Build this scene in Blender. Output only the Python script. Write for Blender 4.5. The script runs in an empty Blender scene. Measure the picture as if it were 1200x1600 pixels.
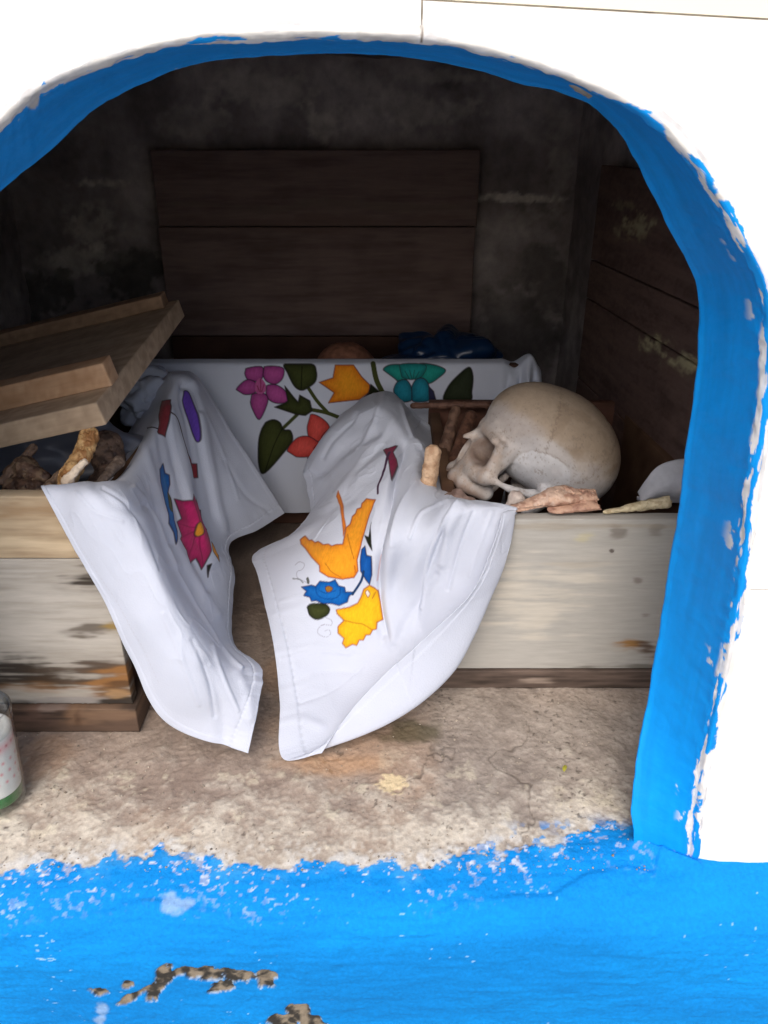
import bpy, math, random
import numpy as np
from mathutils import Vector, Matrix
from mathutils.geometry import delaunay_2d_cdt

C = bpy.context.scene.collection
SC = bpy.context.scene
random.seed(7)
rng = np.random.RandomState(7)

# ------------------------------------------------------------------ camera
CAM_H = 0.565
PITCH = math.radians(26)
FPX = 1200.0                       # focal length in pixels of a 1200x1600 picture
cam_d = bpy.data.cameras.new('camera')
cam_d.sensor_fit = 'VERTICAL'
cam_d.sensor_height = 36.0
cam_d.lens = 27.0
cam_d.clip_start = 0.01
cam_d.clip_end = 500.0
cam = bpy.data.objects.new('camera', cam_d)
cam.location = (0, 0, CAM_H)
cam.rotation_euler = (math.radians(90) - PITCH, 0, 0)
C.objects.link(cam)
SC.camera = cam

# ------------------------------------------------------------------ sky, sun, exposure
SUN_EL, SUN_AZ = 46.0, 10.0        # degrees; azimuth off the facade's normal, to the left
w = bpy.data.worlds.new('World')
SC.world = w
w.use_nodes = True
nt = w.node_tree
bg = nt.nodes['Background']
sky = nt.nodes.new('ShaderNodeTexSky')
sky.sky_type = 'NISHITA'
sky.sun_disc = False
sky.sun_elevation = math.radians(SUN_EL)
sky.sun_rotation = math.radians(180 + SUN_AZ)
sky.air_density = 1.0
sky.dust_density = 4.0
sky.ozone_density = 1.0
nt.links.new(sky.outputs[0], bg.inputs[0])
bg.inputs[1].default_value = 0.15
sun_d = bpy.data.lights.new('sun', 'SUN')
sun_d.energy = 1.0
sun_d.angle = math.radians(50)
sun_d.color = (1.0, 0.975, 0.94)
sun = bpy.data.objects.new('sun', sun_d)
_sd = Vector((-math.sin(math.radians(SUN_AZ)) * math.cos(math.radians(SUN_EL)),
              -math.cos(math.radians(SUN_AZ)) * math.cos(math.radians(SUN_EL)),
              math.sin(math.radians(SUN_EL))))
sun.rotation_euler = _sd.to_track_quat('Z', 'Y').to_euler()
sun.location = _sd * 5
C.objects.link(sun)
SC.view_settings.view_transform = 'Standard'
SC.view_settings.look = 'None'
SC.view_settings.gamma = 1
SC.view_settings.use_curve_mapping = False
SC.view_settings.exposure = 0.5

# ------------------------------------------------------------------ maths helpers
cP, sP = math.cos(PITCH), math.sin(PITCH)

def at(u, v, Y):
    """point at depth Y seen at (u, v) of the photograph: used to measure positions"""
    a = (800 - v) / FPX
    dy, dz, dx = cP + a * sP, -sP + a * cP, (u - 600) / FPX
    t = Y / dy
    return np.array([dx * t, Y, CAM_H + dz * t])

def at_floor(u, v, Z=0.0):
    a = (800 - v) / FPX
    dy, dz, dx = cP + a * sP, -sP + a * cP, (u - 600) / FPX
    t = (Z - CAM_H) / dz
    return np.array([dx * t, dy * t, Z])

def proj(P):
    P = np.asarray(P, float)
    x, y, z = P[..., 0], P[..., 1], P[..., 2] - CAM_H
    d = y * cP - z * sP
    up = y * sP + z * cP
    return 600 + FPX * x / d, 800 - FPX * up / d

_TB = np.random.RandomState(42).rand(64 * 64 * 64).astype(np.float32)

def vnoise(P, seed=0):
    P = np.asarray(P, np.float32)
    fl = np.floor(P)
    f = P - fl
    i = fl.astype(np.int32)
    f = f * f * (3 - 2 * f)
    x0 = (i[..., 0] + seed * 7) & 63; x1 = (x0 + 1) & 63
    y0 = (i[..., 1] + seed * 13) & 63; y1 = (y0 + 1) & 63
    z0 = (i[..., 2] + seed * 29) & 63; z1 = (z0 + 1) & 63
    x0 <<= 12; x1 <<= 12; y0 <<= 6; y1 <<= 6
    fx, fy, fz = f[..., 0], f[..., 1], f[..., 2]
    def L(a, b, t): return a + (b - a) * t
    a = L(_TB[x0 + y0 + z0], _TB[x1 + y0 + z0], fx)
    b = L(_TB[x0 + y1 + z0], _TB[x1 + y1 + z0], fx)
    c = L(_TB[x0 + y0 + z1], _TB[x1 + y0 + z1], fx)
    d = L(_TB[x0 + y1 + z1], _TB[x1 + y1 + z1], fx)
    return L(L(a, b, fy), L(c, d, fy), fz).astype(np.float64)

def fbm(P, scale=1.0, octv=4, seed=0, stretch=(1, 1, 1)):
    P = np.asarray(P, float) * scale * np.asarray(stretch)
    a, s, n = 1.0, 0, 0
    for o in range(octv):
        s = s + a * vnoise(P + 17.3 * o, seed + o)
        n += a
        a *= 0.5
        P = P * 2.03
    return s / n

def sstep(a, b, x):
    t = np.clip((x - a) / (b - a), 0, 1)
    return t * t * (3 - 2 * t)

def lerp(a, b, t):
    t = np.asarray(t)[..., None]
    return np.asarray(a) * (1 - t) + np.asarray(b) * t

def catmull_axis(A, n, axis=0):
    """resample control array along an axis with a Catmull-Rom spline"""
    A = np.moveaxis(np.asarray(A, float), axis, 0)
    m = len(A)
    t = np.linspace(0, m - 1, n)
    i = np.clip(np.floor(t).astype(int), 0, m - 2)
    f = (t - i).reshape((-1,) + (1,) * (A.ndim - 1))
    ext = np.concatenate([[2 * A[0] - A[1]], A, [2 * A[-1] - A[-2]]])
    p0, p1, p2, p3 = ext[i], ext[i + 1], ext[i + 2], ext[i + 3]
    R = 0.5 * ((2 * p1) + (-p0 + p2) * f + (2 * p0 - 5 * p1 + 4 * p2 - p3) * f ** 2 + (-p0 + 3 * p1 - 3 * p2 + p3) * f ** 3)
    return np.moveaxis(R, 0, axis)

# ------------------------------------------------------------------ mesh helpers
def set_cols(me, cols):
    at_ = me.color_attributes.new('Col', 'FLOAT_COLOR', 'POINT')
    c4 = np.ones((len(me.vertices), 4), np.float32)
    c4[:, :3] = np.clip(cols.reshape(-1, 3), 0, 1)
    at_.data.foreach_set('color', c4.ravel())

def link(name, me, mat, parent=None, smooth=True):
    if mat:
        me.materials.append(mat)
    if smooth:
        me.polygons.foreach_set('use_smooth', np.ones(len(me.polygons), bool))
    o = bpy.data.objects.new(name, me)
    C.objects.link(o)
    if parent:
        o.parent = parent
        o.matrix_parent_inverse = Matrix.Translation(-parent.location)
    return o

def mesh_np(name, V, F, cols=None):
    me = bpy.data.meshes.new(name)
    V = np.asarray(V, np.float32).reshape(-1, 3)
    F = np.asarray(F, np.int32)
    k = F.shape[1]
    me.vertices.add(len(V))
    me.vertices.foreach_set('co', V.ravel())
    me.loops.add(F.size)
    me.loops.foreach_set('vertex_index', F.ravel())
    me.polygons.add(len(F))
    me.polygons.foreach_set('loop_start', np.arange(len(F), dtype=np.int32) * k)
    me.update(calc_edges=True)
    me.validate()
    if cols is not None:
        set_cols(me, cols)
    return me

def grid_faces(ny, nx, flip=False, off=0):
    i = np.arange(ny * nx).reshape(ny, nx) + off
    q = [i[:-1, :-1], i[:-1, 1:], i[1:, 1:], i[1:, :-1]]
    if flip:
        q = q[::-1]
    return np.stack([a.ravel() for a in q], 1)

def grid_obj(name, G, mat, cols=None, parent=None, flip=False, solid=0.0):
    ny, nx = G.shape[:2]
    me = mesh_np(name, G, grid_faces(ny, nx, flip), cols)
    o = link(name, me, mat, parent)
    if solid:
        md = o.modifiers.new('thickness', 'SOLIDIFY')
        md.thickness = solid
        md.offset = 0
    return o

def board_mesh(name, size, div=(1, 1, 1), bev=0.0015, colf=None, noise=0.0, nscale=30, seed=0):
    """a board: six gridded faces, slightly rounded edges, centred at origin"""
    sx, sy, sz = [s / 2 for s in size]
    V, F, off = [], [], 0
    def face(o, a, b, na, nb):
        nonlocal off
        s = np.linspace(-1, 1, na + 1); t = np.linspace(-1, 1, nb + 1)
        # finer at the borders for the rounded edge
        g = np.asarray(o)[None, None] + np.asarray(a)[None, None] * s[None, :, None] + np.asarray(b)[None, None] * t[:, None, None]
        V.append(g.reshape(-1, 3)); F.append(grid_faces(nb + 1, na + 1, False, off)); off += (na + 1) * (nb + 1)
    nx, ny, nz = div
    face((0, -sy, 0), (sx, 0, 0), (0, 0, sz), nx, nz)
    face((0, sy, 0), (-sx, 0, 0), (0, 0, sz), nx, nz)
    face((sx, 0, 0), (0, sy, 0), (0, 0, sz), ny, nz)
    face((-sx, 0, 0), (0, -sy, 0), (0, 0, sz), ny, nz)
    face((0, 0, sz), (sx, 0, 0), (0, sy, 0), nx, ny)
    face((0, 0, -sz), (-sx, 0, 0), (0, sy, 0), nx, ny)
    V = np.concatenate(V); F = np.concatenate(F)
    # weld
    key = np.round(V * 1e6).astype(np.int64)
    _, idx, inv = np.unique(key, axis=0, return_index=True, return_inverse=True)
    V = V[idx]; F = inv.reshape(-1)[F]
    if noise:
        n = np.stack([fbm(V + 9.1 * k + seed, nscale, 3, seed + k) - .5 for k in range(3)], -1)
        V = V + n * noise * 2
    me = mesh_np(name, V, F, colf(V) if colf else None)
    return me

def add_bevel(o, wdt=0.0015, seg=2):
    m = o.modifiers.new('rounded_edges', 'BEVEL')
    m.width = wdt; m.segments = seg; m.limit_method = 'ANGLE'; m.angle_limit = math.radians(50)

def put(o, loc, rot=None):
    """place a part by world matrix, whatever its parent"""
    M = Matrix.Translation(Vector(loc))
    if rot is not None:
        M = M @ rot
    if o.parent:
        o.matrix_parent_inverse = Matrix.Identity(4)
        o.matrix_basis = o.parent.matrix_basis.inverted() @ M
    else:
        o.matrix_basis = M

def thing(name, label, cat, loc=(0, 0, 0), group=None):
    o = bpy.data.objects.new(name, None)
    o.empty_display_size = 0.05
    C.objects.link(o)
    o.location = Vector(loc)
    o['label'] = label; o['category'] = cat
    if group:
        o['group'] = group
    return o

def tag(o, label, cat, group=None):
    o['label'] = label; o['category'] = cat
    if group:
        o['group'] = group
    return o

# ------------------------------------------------------------------ SDF modelling (skull, bones)
def surface_nets(F, org, h):
    s = F < 0
    n = np.array(F.shape) - 1
    acc = np.zeros(tuple(n) + (3,)); cnt = np.zeros(tuple(n))
    cor = [(a, b, c) for a in (0, 1) for b in (0, 1) for c in (0, 1)]
    def sl(c):
        return tuple(slice(c[k], c[k] + n[k]) for k in range(3))
    for c in cor:
        for ax in range(3):
            if c[ax] == 0:
                d = list(c); d[ax] = 1; d = tuple(d)
                fa, fb = F[sl(c)], F[sl(d)]
                m = (fa < 0) != (fb < 0)
                t = np.where(m, fa / np.where(m, fa - fb, 1), 0)
                for k in range(3):
                    acc[..., k] += np.where(m, c[k] + (t if k == ax else 0), 0)
                cnt += m
    act = cnt > 0
    ids = -np.ones(tuple(n), np.int64)
    ids[act] = np.arange(act.sum())
    base = np.argwhere(act)
    V = (base + acc[act] / cnt[act][:, None]) * h + np.asarray(org)
    faces = []
    for ax in range(3):
        b, c = (ax + 1) % 3, (ax + 2) % 3
        lo = [slice(None)] * 3; hi = [slice(None)] * 3
        lo[ax] = slice(0, -1); hi[ax] = slice(1, None)
        s0, s1 = s[tuple(lo)], s[tuple(hi)]
        e = np.argwhere(s0 != s1)
        e = e[(e[:, b] > 0) & (e[:, c] > 0) & (e[:, b] < n[b]) & (e[:, c] < n[c])]
        def cell(db, dc):
            q = e.copy(); q[:, b] -= db; q[:, c] -= dc
            return ids[q[:, 0], q[:, 1], q[:, 2]]
        q = np.stack([cell(1, 1), cell(0, 1), cell(0, 0), cell(1, 0)], 1)
        inside = s[e[:, 0], e[:, 1], e[:, 2]]
        q[~inside] = q[~inside][:, ::-1]
        faces.append(q)
    return V, np.concatenate(faces)

def smin(a, b, k):
    h = np.clip(0.5 + 0.5 * (b - a) / k, 0, 1)
    return b * (1 - h) + a * h - k * h * (1 - h)

def smax(a, b, k):
    return -smin(-a, -b, k)

def ell(P, c, r):
    q = (P - np.asarray(c)) / np.asarray(r)
    k0 = np.linalg.norm(q, axis=-1)
    k1 = np.linalg.norm(q / np.asarray(r), axis=-1)
    return k0 * (k0 - 1) / np.maximum(k1, 1e-6)

def cap(P, a, b, ra, rb=None):
    rb = ra if rb is None else rb
    a, b = np.asarray(a, float), np.asarray(b, float)
    ab = b - a
    t = np.clip(((P - a) @ ab) / (ab @ ab), 0, 1)
    return np.linalg.norm(P - a - t[..., None] * ab, axis=-1) - (ra + (rb - ra) * t)

def sdf_grid(lo, hi, h):
    ax = [np.arange(lo[k], hi[k] + h, h) for k in range(3)]
    g = np.stack(np.meshgrid(*ax, indexing='ij'), -1)
    return g

def vnormals(V, F):
    a, b, c = V[F[:, 0]], V[F[:, 1]], V[F[:, 2]]
    n = np.cross(b - a, c - a)
    N = np.zeros_like(V)
    for k in range(F.shape[1]):
        np.add.at(N, F[:, k], n)
    return N / np.maximum(np.linalg.norm(N, axis=1, keepdims=True), 1e-12)

# ------------------------------------------------------------------ materials
def mat_new(name):
    m = bpy.data.materials.new(name)
    m.use_nodes = True
    return m, m.node_tree, m.node_tree.nodes['Principled BSDF']

def col_mat(name, rough=0.8, bump=0.3, bscale=400, bdist=0.0005, var=0.12, vscale=120, spec=0.3, detail=6, stretch=(1, 1, 1), speck=0.0):
    """reads the painted colour attribute, breaks it up with noise, adds relief"""
    m, nt, b = mat_new(name)
    L = nt.links
    a = nt.nodes.new('ShaderNodeVertexColor'); a.layer_name = 'Col'
    tc = nt.nodes.new('ShaderNodeTexCoord')
    mp = nt.nodes.new('ShaderNodeMapping'); mp.inputs['Scale'].default_value = stretch
    L.new(tc.outputs['Object'], mp.inputs[0])
    n1 = nt.nodes.new('ShaderNodeTexNoise'); n1.inputs['Scale'].default_value = vscale; n1.inputs['Detail'].default_value = detail
    n1.inputs['Roughness'].default_value = 0.65
    L.new(mp.outputs[0], n1.inputs['Vector'])
    mr = nt.nodes.new('ShaderNodeMapRange')
    mr.inputs[1].default_value = 0.3; mr.inputs[2].default_value = 0.7
    mr.inputs[3].default_value = 1 - var; mr.inputs[4].default_value = 1 + var
    L.new(n1.outputs[0], mr.inputs[0])
    mul = nt.nodes.new('ShaderNodeVectorMath'); mul.operation = 'SCALE'
    L.new(a.outputs[0], mul.inputs[0]); L.new(mr.outputs[0], mul.inputs['Scale'])
    L.new(mul.outputs[0], b.inputs['Base Color'])
    b.inputs['Roughness'].default_value = rough
    b.inputs['Specular IOR Level'].default_value = spec
    if bump:
        n2 = nt.nodes.new('ShaderNodeTexNoise'); n2.inputs['Scale'].default_value = bscale; n2.inputs['Detail'].default_value = 5
        L.new(mp.outputs[0], n2.inputs['Vector'])
        bp = nt.nodes.new('ShaderNodeBump'); bp.inputs['Strength'].default_value = bump; bp.inputs['Distance'].default_value = bdist
        L.new(n2.outputs[0], bp.inputs['Height']); L.new(bp.outputs[0], b.inputs['Normal'])
    return m

def plain_mat(name, col, rough=0.7, var=0.25, vscale=40, bump=0.2, bscale=200, stretch=(1, 1, 1), spec=0.3, col2=None):
    m, nt, b = mat_new(name)
    L = nt.links
    tc = nt.nodes.new('ShaderNodeTexCoord')
    mp = nt.nodes.new('ShaderNodeMapping'); mp.inputs['Scale'].default_value = stretch
    L.new(tc.outputs['Object'], mp.inputs[0])
    n1 = nt.nodes.new('ShaderNodeTexNoise'); n1.inputs['Scale'].default_value = vscale; n1.inputs['Detail'].default_value = 7
    L.new(mp.outputs[0], n1.inputs['Vector'])
    r = nt.nodes.new('ShaderNodeValToRGB')
    c2 = col2 or tuple(c * (1 - var) for c in col)
    r.color_ramp.elements[0].position = 0.35; r.color_ramp.elements[0].color = (*c2, 1)
    r.color_ramp.elements[1].position = 0.65; r.color_ramp.elements[1].color = (*[min(1, c * (1 + var * .4)) for c in col], 1)
    L.new(n1.outputs[0], r.inputs[0]); L.new(r.outputs[0], b.inputs['Base Color'])
    b.inputs['Roughness'].default_value = rough
    b.inputs['Specular IOR Level'].default_value = spec
    if bump:
        n2 = nt.nodes.new('ShaderNodeTexNoise'); n2.inputs['Scale'].default_value = bscale; n2.inputs['Detail'].default_value = 4
        L.new(mp.outputs[0], n2.inputs['Vector'])
        bp = nt.nodes.new('ShaderNodeBump'); bp.inputs['Strength'].default_value = bump; bp.inputs['Distance'].default_value = 0.001
        L.new(n2.outputs[0], bp.inputs['Height']); L.new(bp.outputs[0], b.inputs['Normal'])
    return m

M_ledge = col_mat('worn_cement_and_blue_paint', rough=0.85, bump=0.7, bscale=260, bdist=0.0012, var=0.13, vscale=300, spec=0.2)
M_paint = col_mat('brushed_blue_gloss_paint', rough=0.55, bump=0.5, bscale=160, bdist=0.0008, var=0.06, vscale=60, spec=0.2)
M_wall = col_mat('old_cement_render', rough=0.95, bump=0.5, bscale=90, bdist=0.002, var=0.25, vscale=35, spec=0.15)
M_wood = col_mat('weathered_board', rough=0.75, bump=0.35, bscale=120, bdist=0.0006, var=0.09, vscale=240, spec=0.25, stretch=(0.10, 1, 1))
M_bone = col_mat('dry_bone', rough=0.6, bump=0.35, bscale=500, bdist=0.0004, var=0.08, vscale=120, spec=0.3)
M_tile = plain_mat('white_glazed_tile', (0.88, 0.87, 0.84), rough=0.35, var=0.03, vscale=4, bump=0.05, spec=0.4)
M_tile_c = plain_mat('cream_glazed_tile', (0.86, 0.82, 0.68), rough=0.35, var=0.04, vscale=4, bump=0.05, spec=0.4)
M_grout = plain_mat('cement_grout', (0.45, 0.40, 0.33), rough=0.95, var=0.4, vscale=80)
M_darkwood = plain_mat('dark_stained_plank', (0.080, 0.036, 0.026), rough=0.7, var=0.5, vscale=14, bump=0.3, stretch=(0.15, 1, 1.4), spec=0.2)
M_inwood = plain_mat('raw_plank_inside', (0.16, 0.085, 0.055), rough=0.8, var=0.4, vscale=14, bump=0.3, stretch=(0.15, 1, 1), spec=0.2)
M_ground = plain_mat('cemetery_path_cement', (0.30, 0.285, 0.26), rough=0.95, var=0.3, vscale=2.0, bump=0.3, bscale=30)

# cloth
def cloth_mat():
    m, nt, b = mat_new('printed_cotton')
    L = nt.links
    a = nt.nodes.new('ShaderNodeVertexColor'); a.layer_name = 'Col'
    L.new(a.outputs[0], b.inputs['Base Color'])
    b.inputs['Roughness'].default_value = 0.95
    b.inputs['Specular IOR Level'].default_value = 0.1
    b.inputs['Sheen Weight'].default_value = 0.08
    tc = nt.nodes.new('ShaderNodeTexCoord')
    n1 = nt.nodes.new('ShaderNodeTexNoise'); n1.inputs['Scale'].default_value = 28; n1.inputs['Detail'].default_value = 3
    n1.noise_type = 'RIDGED_MULTIFRACTAL'; n1.inputs['Roughness'].default_value = .4
    L.new(tc.outputs['Object'], n1.inputs['Vector'])
    n2 = nt.nodes.new('ShaderNodeTexNoise'); n2.inputs['Scale'].default_value = 650; n2.inputs['Detail'].default_value = 2
    L.new(tc.outputs['Object'], n2.inputs['Vector'])
    b1 = nt.nodes.new('ShaderNodeBump'); b1.inputs['Strength'].default_value = 0.3; b1.inputs['Distance'].default_value = 0.0016
    b2 = nt.nodes.new('ShaderNodeBump'); b2.inputs['Strength'].default_value = 0.55; b2.inputs['Distance'].default_value = 0.0006
    L.new(n1.outputs[0], b1.inputs['Height']); L.new(n2.outputs[0], b2.inputs['Height'])
    L.new(b1.outputs[0], b2.inputs['Normal']); L.new(b2.outputs[0], b.inputs['Normal'])
    tr = nt.nodes.new('ShaderNodeBsdfTranslucent')
    L.new(a.outputs[0], tr.inputs[0])
    mx = nt.nodes.new('ShaderNodeMixShader'); mx.inputs[0].default_value = 0.12
    L.new(b.outputs[0], mx.inputs[1]); L.new(tr.outputs[0], mx.inputs[2])
    L.new(mx.outputs[0], nt.nodes['Material Output'].inputs[0])
    return m
M_cloth = cloth_mat()

# ================================================================== SETTING
FY = 0.47          # facade plane
# ground in front of the tomb
gm = bpy.data.meshes.new('ground')
gm.from_pydata([(-60, -60, -.85), (60, -60, -.85), (60, 60, -.85), (-60, 60, -.85)], [], [(0, 1, 2, 3)])
g = link('ground', gm, M_ground, smooth=False)
g['kind'] = 'structure'

tomb = thing('tomb', 'white tiled tomb with a chipped bright blue arch and ledge around a dark niche', 'tomb', (0, FY, -.85))

# ---- paired arch lines: (outer corner on the facade plane, inner edge 8 cm in)
PAIRS = [((1077,1345),(990,1314)),((1083,1290),(986,1255)),((1092,1220),(997,1165)),((1108,1140),(1012,1080)),((1130,1040),(1030,980)),
 ((1150,930),(1047,880)),((1168,800),(1066,760)),((1188,660),(1080,650)),((1197,560),(1091,550)),((1192,455),(1089,450)),
 ((1152,370),(1062,388)),((1112,300),(1025,315)),((1065,235),(990,250)),((1000,180),(955,197)),((900,130),(895,152)),
 ((800,95),(810,131)),((700,72),(710,103)),((600,62),(605,90)),((500,58),(505,85)),((400,60),(405,87)),((300,66),(320,98)),
 ((200,88),(230,125)),((100,125),(150,170)),((50,155),(80,235)),((0,200),(0,300))]
IY = 0.55
outer = [at(a[0], a[1], FY)[[0, 2]] for a, b in PAIRS]
IYS = [.484, .494, .512, .530, .542] + [IY] * (len(PAIRS) - 5)
inner = [at(b[0], b[1], y_)[[0, 2]] for (a, b), y_ in zip(PAIRS, IYS)]
IYS = [.484] + IYS + [IY] * 6
outer = [np.array([outer[0][0] + .002, -.05])] + outer + [np.array(p) for p in [(-.27,.53),(-.33,.465),(-.375,.38),(-.395,.28),(-.40,.15),(-.40,-.05)]]
inner = [np.array([inner[0][0] + .002, -.06])] + inner + [np.array(p) for p in [(-.315,.49),(-.355,.42),(-.38,.35),(-.39,.26),(-.392,.14),(-.392,-.06)]]
NA = 1300
OU = catmull_axis(np.array(outer), NA); IN = catmull_axis(np.array(inner), NA)
def resample(Cv, n):
    d = np.r_[0, np.cumsum(np.linalg.norm(np.diff(Cv, axis=0), axis=1))]
    t = np.linspace(0, d[-1], n)
    return np.stack([np.interp(t, d, Cv[:, k]) for k in range(Cv.shape[1])], 1)
IYC = catmull_axis(np.array(IYS)[:, None], NA)
both = resample(np.concatenate([OU, IN, IYC], 1), NA)
OU, IN, IYC = both[:, :2], both[:, 2:4], both[:, 4]
def outward(Cv, sm=25):
    t = np.gradient(Cv, axis=0)
    k = np.ones(sm) / sm
    t = np.stack([np.convolve(np.pad(t[:, j], sm // 2, 'edge'), k, 'valid') for j in range(2)], 1)
    n = np.stack([t[:, 1], -t[:, 0]], 1)
    return n / np.linalg.norm(n, axis=1, keepdims=True)
NO, NI = outward(OU), outward(IN)
if (NO[:60, 0].mean()) < 0:
    NO, NI = -NO, -NI
def row(Cv, N, off, Y):
    p = Cv + N * off
    return np.stack([p[:, 0], Y * np.ones(len(p)), p[:, 1]], 1)
DY = IYC - FY
mid = lambda t: OU * (1 - t) + IN * t
ctl = [row(OU, NO, .0105, FY + .0010), row(OU, NO, .006, FY - .0006), row(OU, NO, .0022, FY - .0014), row(OU, NO, -.0005, FY + .002),
       row(mid(.12), NO, 0, FY + DY * .12), row(mid(.35), NO, .0012, FY + DY * .35), row(mid(.65), NO, .002, FY + DY * .65),
       row(mid(.9), NO, .001, FY + DY * .9), row(IN, NI, 0, IYC), row(IN, NI, .006, IYC + .006), row(IN, NI, .03, IYC + .012)]
NR = 96
G = catmull_axis(np.array(ctl), NR)                       # (NR, NA, 3)
r_ = np.linspace(0, 10, NR)[:, None] * np.ones((1, NA))
al = np.linspace(0, 1, NA)[None, :] * np.ones((NR, 1))
arc = np.linalg.norm(np.diff(OU, axis=0), axis=1).sum()
Q = np.stack([al * arc, r_ * 0.008, np.zeros_like(al)], -1)   # unrolled coordinates (m)
ang = 0
rel = (fbm(Q, 60, 4, 3) - .5) * 0.0028 + (fbm(Q, 9, 2, 5) - .5) * 0.003
edge = np.exp(-((r_ - 3) / 1.2) ** 2)
chipn = fbm(Q, 70, 5, 11, (0.55, 1.6, 1))
rel += edge * (fbm(Q, 160, 3, 9) - .5) * 0.003
rel *= sstep(0, 1.5, r_) 
# relief pushes outward from the opening on the reveal, toward the viewer on the face
onface = 1 - sstep(2.2, 3.6, r_)
G[..., 1] -= rel * onface * .35
n2 = NO[None] * np.ones((NR, 1, 1))
G[..., 0] += n2[..., 0] * rel * (1 - onface)
G[..., 2] += n2[..., 1] * rel * (1 - onface)
# colour
blue = np.array([0.001, 0.262, 0.74])
streak = fbm(Q, 45, 4, 21, (0.18, 5.0, 1))
lower = sstep(0.45, 0.0, al)
cB = lerp(blue * np.array([1, .98, .98]), blue * np.array([1, 1.10, 1.08]), sstep(.35, .65, streak * .7 + .3 * fbm(Q, 10, 3, 22)))
plaster = lerp((0.36, 0.35, 0.35), (0.66, 0.65, 0.64), fbm(Q, 120, 4, 31))
white = np.ones_like(plaster) * np.array([.80, .785, .75])
# where the blue stops on the tile face (ragged), and where it is worn off round the corner
rag = (fbm(Q, 55, 5, 41, (1, .6, 1)) - .5) * 5.5 + (fbm(Q, 11, 2, 42) - .5) * 4.0 + 2.9
lim = 5.2 - rag - .3 * sstep(.5, .3, al) + 1.0 * sstep(.36, .46, al) + .4 * sstep(.62, .68, al)
blue_m = sstep(lim - .12, lim + .12, r_)
worn = chipn * .7 + .3 * fbm(Q, 150, 3, 12, (.6, 1.5, 1)) + .17 * np.exp(-((r_ - 3.1) / .42) ** 2) * (1 - .8 * sstep(.45, .2, al) * sstep(.5, .45, fbm(Q, 7, 2, 13)))
fr2 = fbm(Q, 110, 5, 14, (.5, 1.3, 1)) + .10 * np.exp(-((r_ - 2.9) / .5) ** 2)
worn_m = np.maximum(sstep(.645, .66, worn), sstep(.60, .63, fr2) * sstep(3.9, 3.4, r_) * .9) * sstep(5.0, 4.2, r_)
ul = sstep(.62, .68, al)                                # upper left: wide bare grey plaster band beyond the corner
band = ul * sstep(1.3, 1.6, r_ + (fbm(Q, 50, 4, 51) - .5) * 2.2) * sstep(4.5, 4.1, r_ + (fbm(Q, 60, 4, 52) - .5) * 1.6)
inner_m = sstep(1.6, 2.2, r_ + (fbm(Q, 60, 4, 53) - .5) * 2)
cols = lerp(white, plaster, inner_m * .75)
cols = lerp(cols, cB, blue_m) if False else cols * (1 - blue_m[..., None]) + cB * blue_m[..., None]
cols = cols * (1 - worn_m[..., None]) + lerp(plaster, (.74, .75, .78), fbm(Q, 160, 3, 54)) * worn_m[..., None]
bm_ = (band * (1 - .8 * sstep(.5, .56, fbm(Q, 40, 4, 55, (.6, 1, 1)))))[..., None]
cols = cols * (1 - bm_) + plaster * bm_
jx = np.exp(-((G[..., 0] - .0196) / .0007) ** 4) * sstep(3.0, 2.6, r_)
cols = cols * (1 - jx[..., None]) + np.array([.16, .13, .10]) * jx[..., None]
fine_ = fbm(Q, 130, 3, 23, (.10, 6.0, 1))
cols = cols * (.93 + .14 * fine_ )[..., None]
spk = sstep(.775, .80, fbm(Q, 190, 3, 61, (.35, 1.6, 1)) * .75 + .25 * fbm(Q, 12, 2, 62)) * sstep(3.5, 4, r_)
cols = cols * (1 - spk[..., None]) + np.array([.62, .72, .80]) * spk[..., None]
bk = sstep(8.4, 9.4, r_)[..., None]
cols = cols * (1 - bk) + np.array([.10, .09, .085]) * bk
grid_obj('arch_reveal', G, M_paint, cols, tomb)

# back of the front wall (rough cement) from the reveal outwards
bkr = np.array([row(IN, NI, o_, IYC + y_) for o_, y_ in ((.025, .0115), (.08, .02), (.45, .02), (.9, .02))])[:, ::6]
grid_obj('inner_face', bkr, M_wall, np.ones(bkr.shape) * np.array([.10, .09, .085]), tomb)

# ---- tiles
arch2 = np.concatenate([OU[::10], OU[-1:]]) + np.concatenate([NO[::10], NO[-1:]]) * .0045
zs = [-.012, .274, .622, .968, 1.3]
xs = [-1.03, -.68, -.33, .0196, .369, .719, 1.07]
backing = None
def inpoly(pt, poly):
    x, y = pt; c = False
    px, py = poly[:, 0], poly[:, 1]
    j = np.r_[len(poly) - 1, np.arange(len(poly) - 1)]
    cr = ((py > y) != (py[j] > y)) & (x < (px[j] - px) * (y - py) / (py[j] - py + 1e-15) + px)
    return cr.sum() % 2 == 1
def cut_rect(x0, x1, z0, z1, s0=0, s1=0, t0=0, t1=0):
    """triangles of a four-sided tile outside the arch line; s, t tilt its lower and upper joint"""
    pts = [Vector((x0, z0 + s0)), Vector((x1, z0 + s1)), Vector((x1, z1 + t1)), Vector((x0, z1 + t0))]
    quad = np.array([tuple(p) for p in pts])
    m = (arch2[:, 0] > x0 - .1) & (arch2[:, 0] < x1 + .1) & (arch2[:, 1] > z0 - .1) & (arch2[:, 1] < z1 + .1)
    edges = [(0, 1), (1, 2), (2, 3), (3, 0)]
    for i in range(len(arch2) - 1):
        if m[i] and m[i + 1]:
            k = len(pts)
            pts += [Vector(arch2[i]), Vector(arch2[i + 1])]
            edges.append((k, k + 1))
    V, E, F, *_ = delaunay_2d_cdt(pts, edges, [], 0, 1e-6)
    keep = []
    for f in F:
        c = sum((V[i] for i in f), Vector((0, 0))) / len(f)
        if inpoly((c.x, c.y), quad) and not inpoly((c.x, c.y), arch2):
            keep.append(f)
    return V, keep
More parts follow.
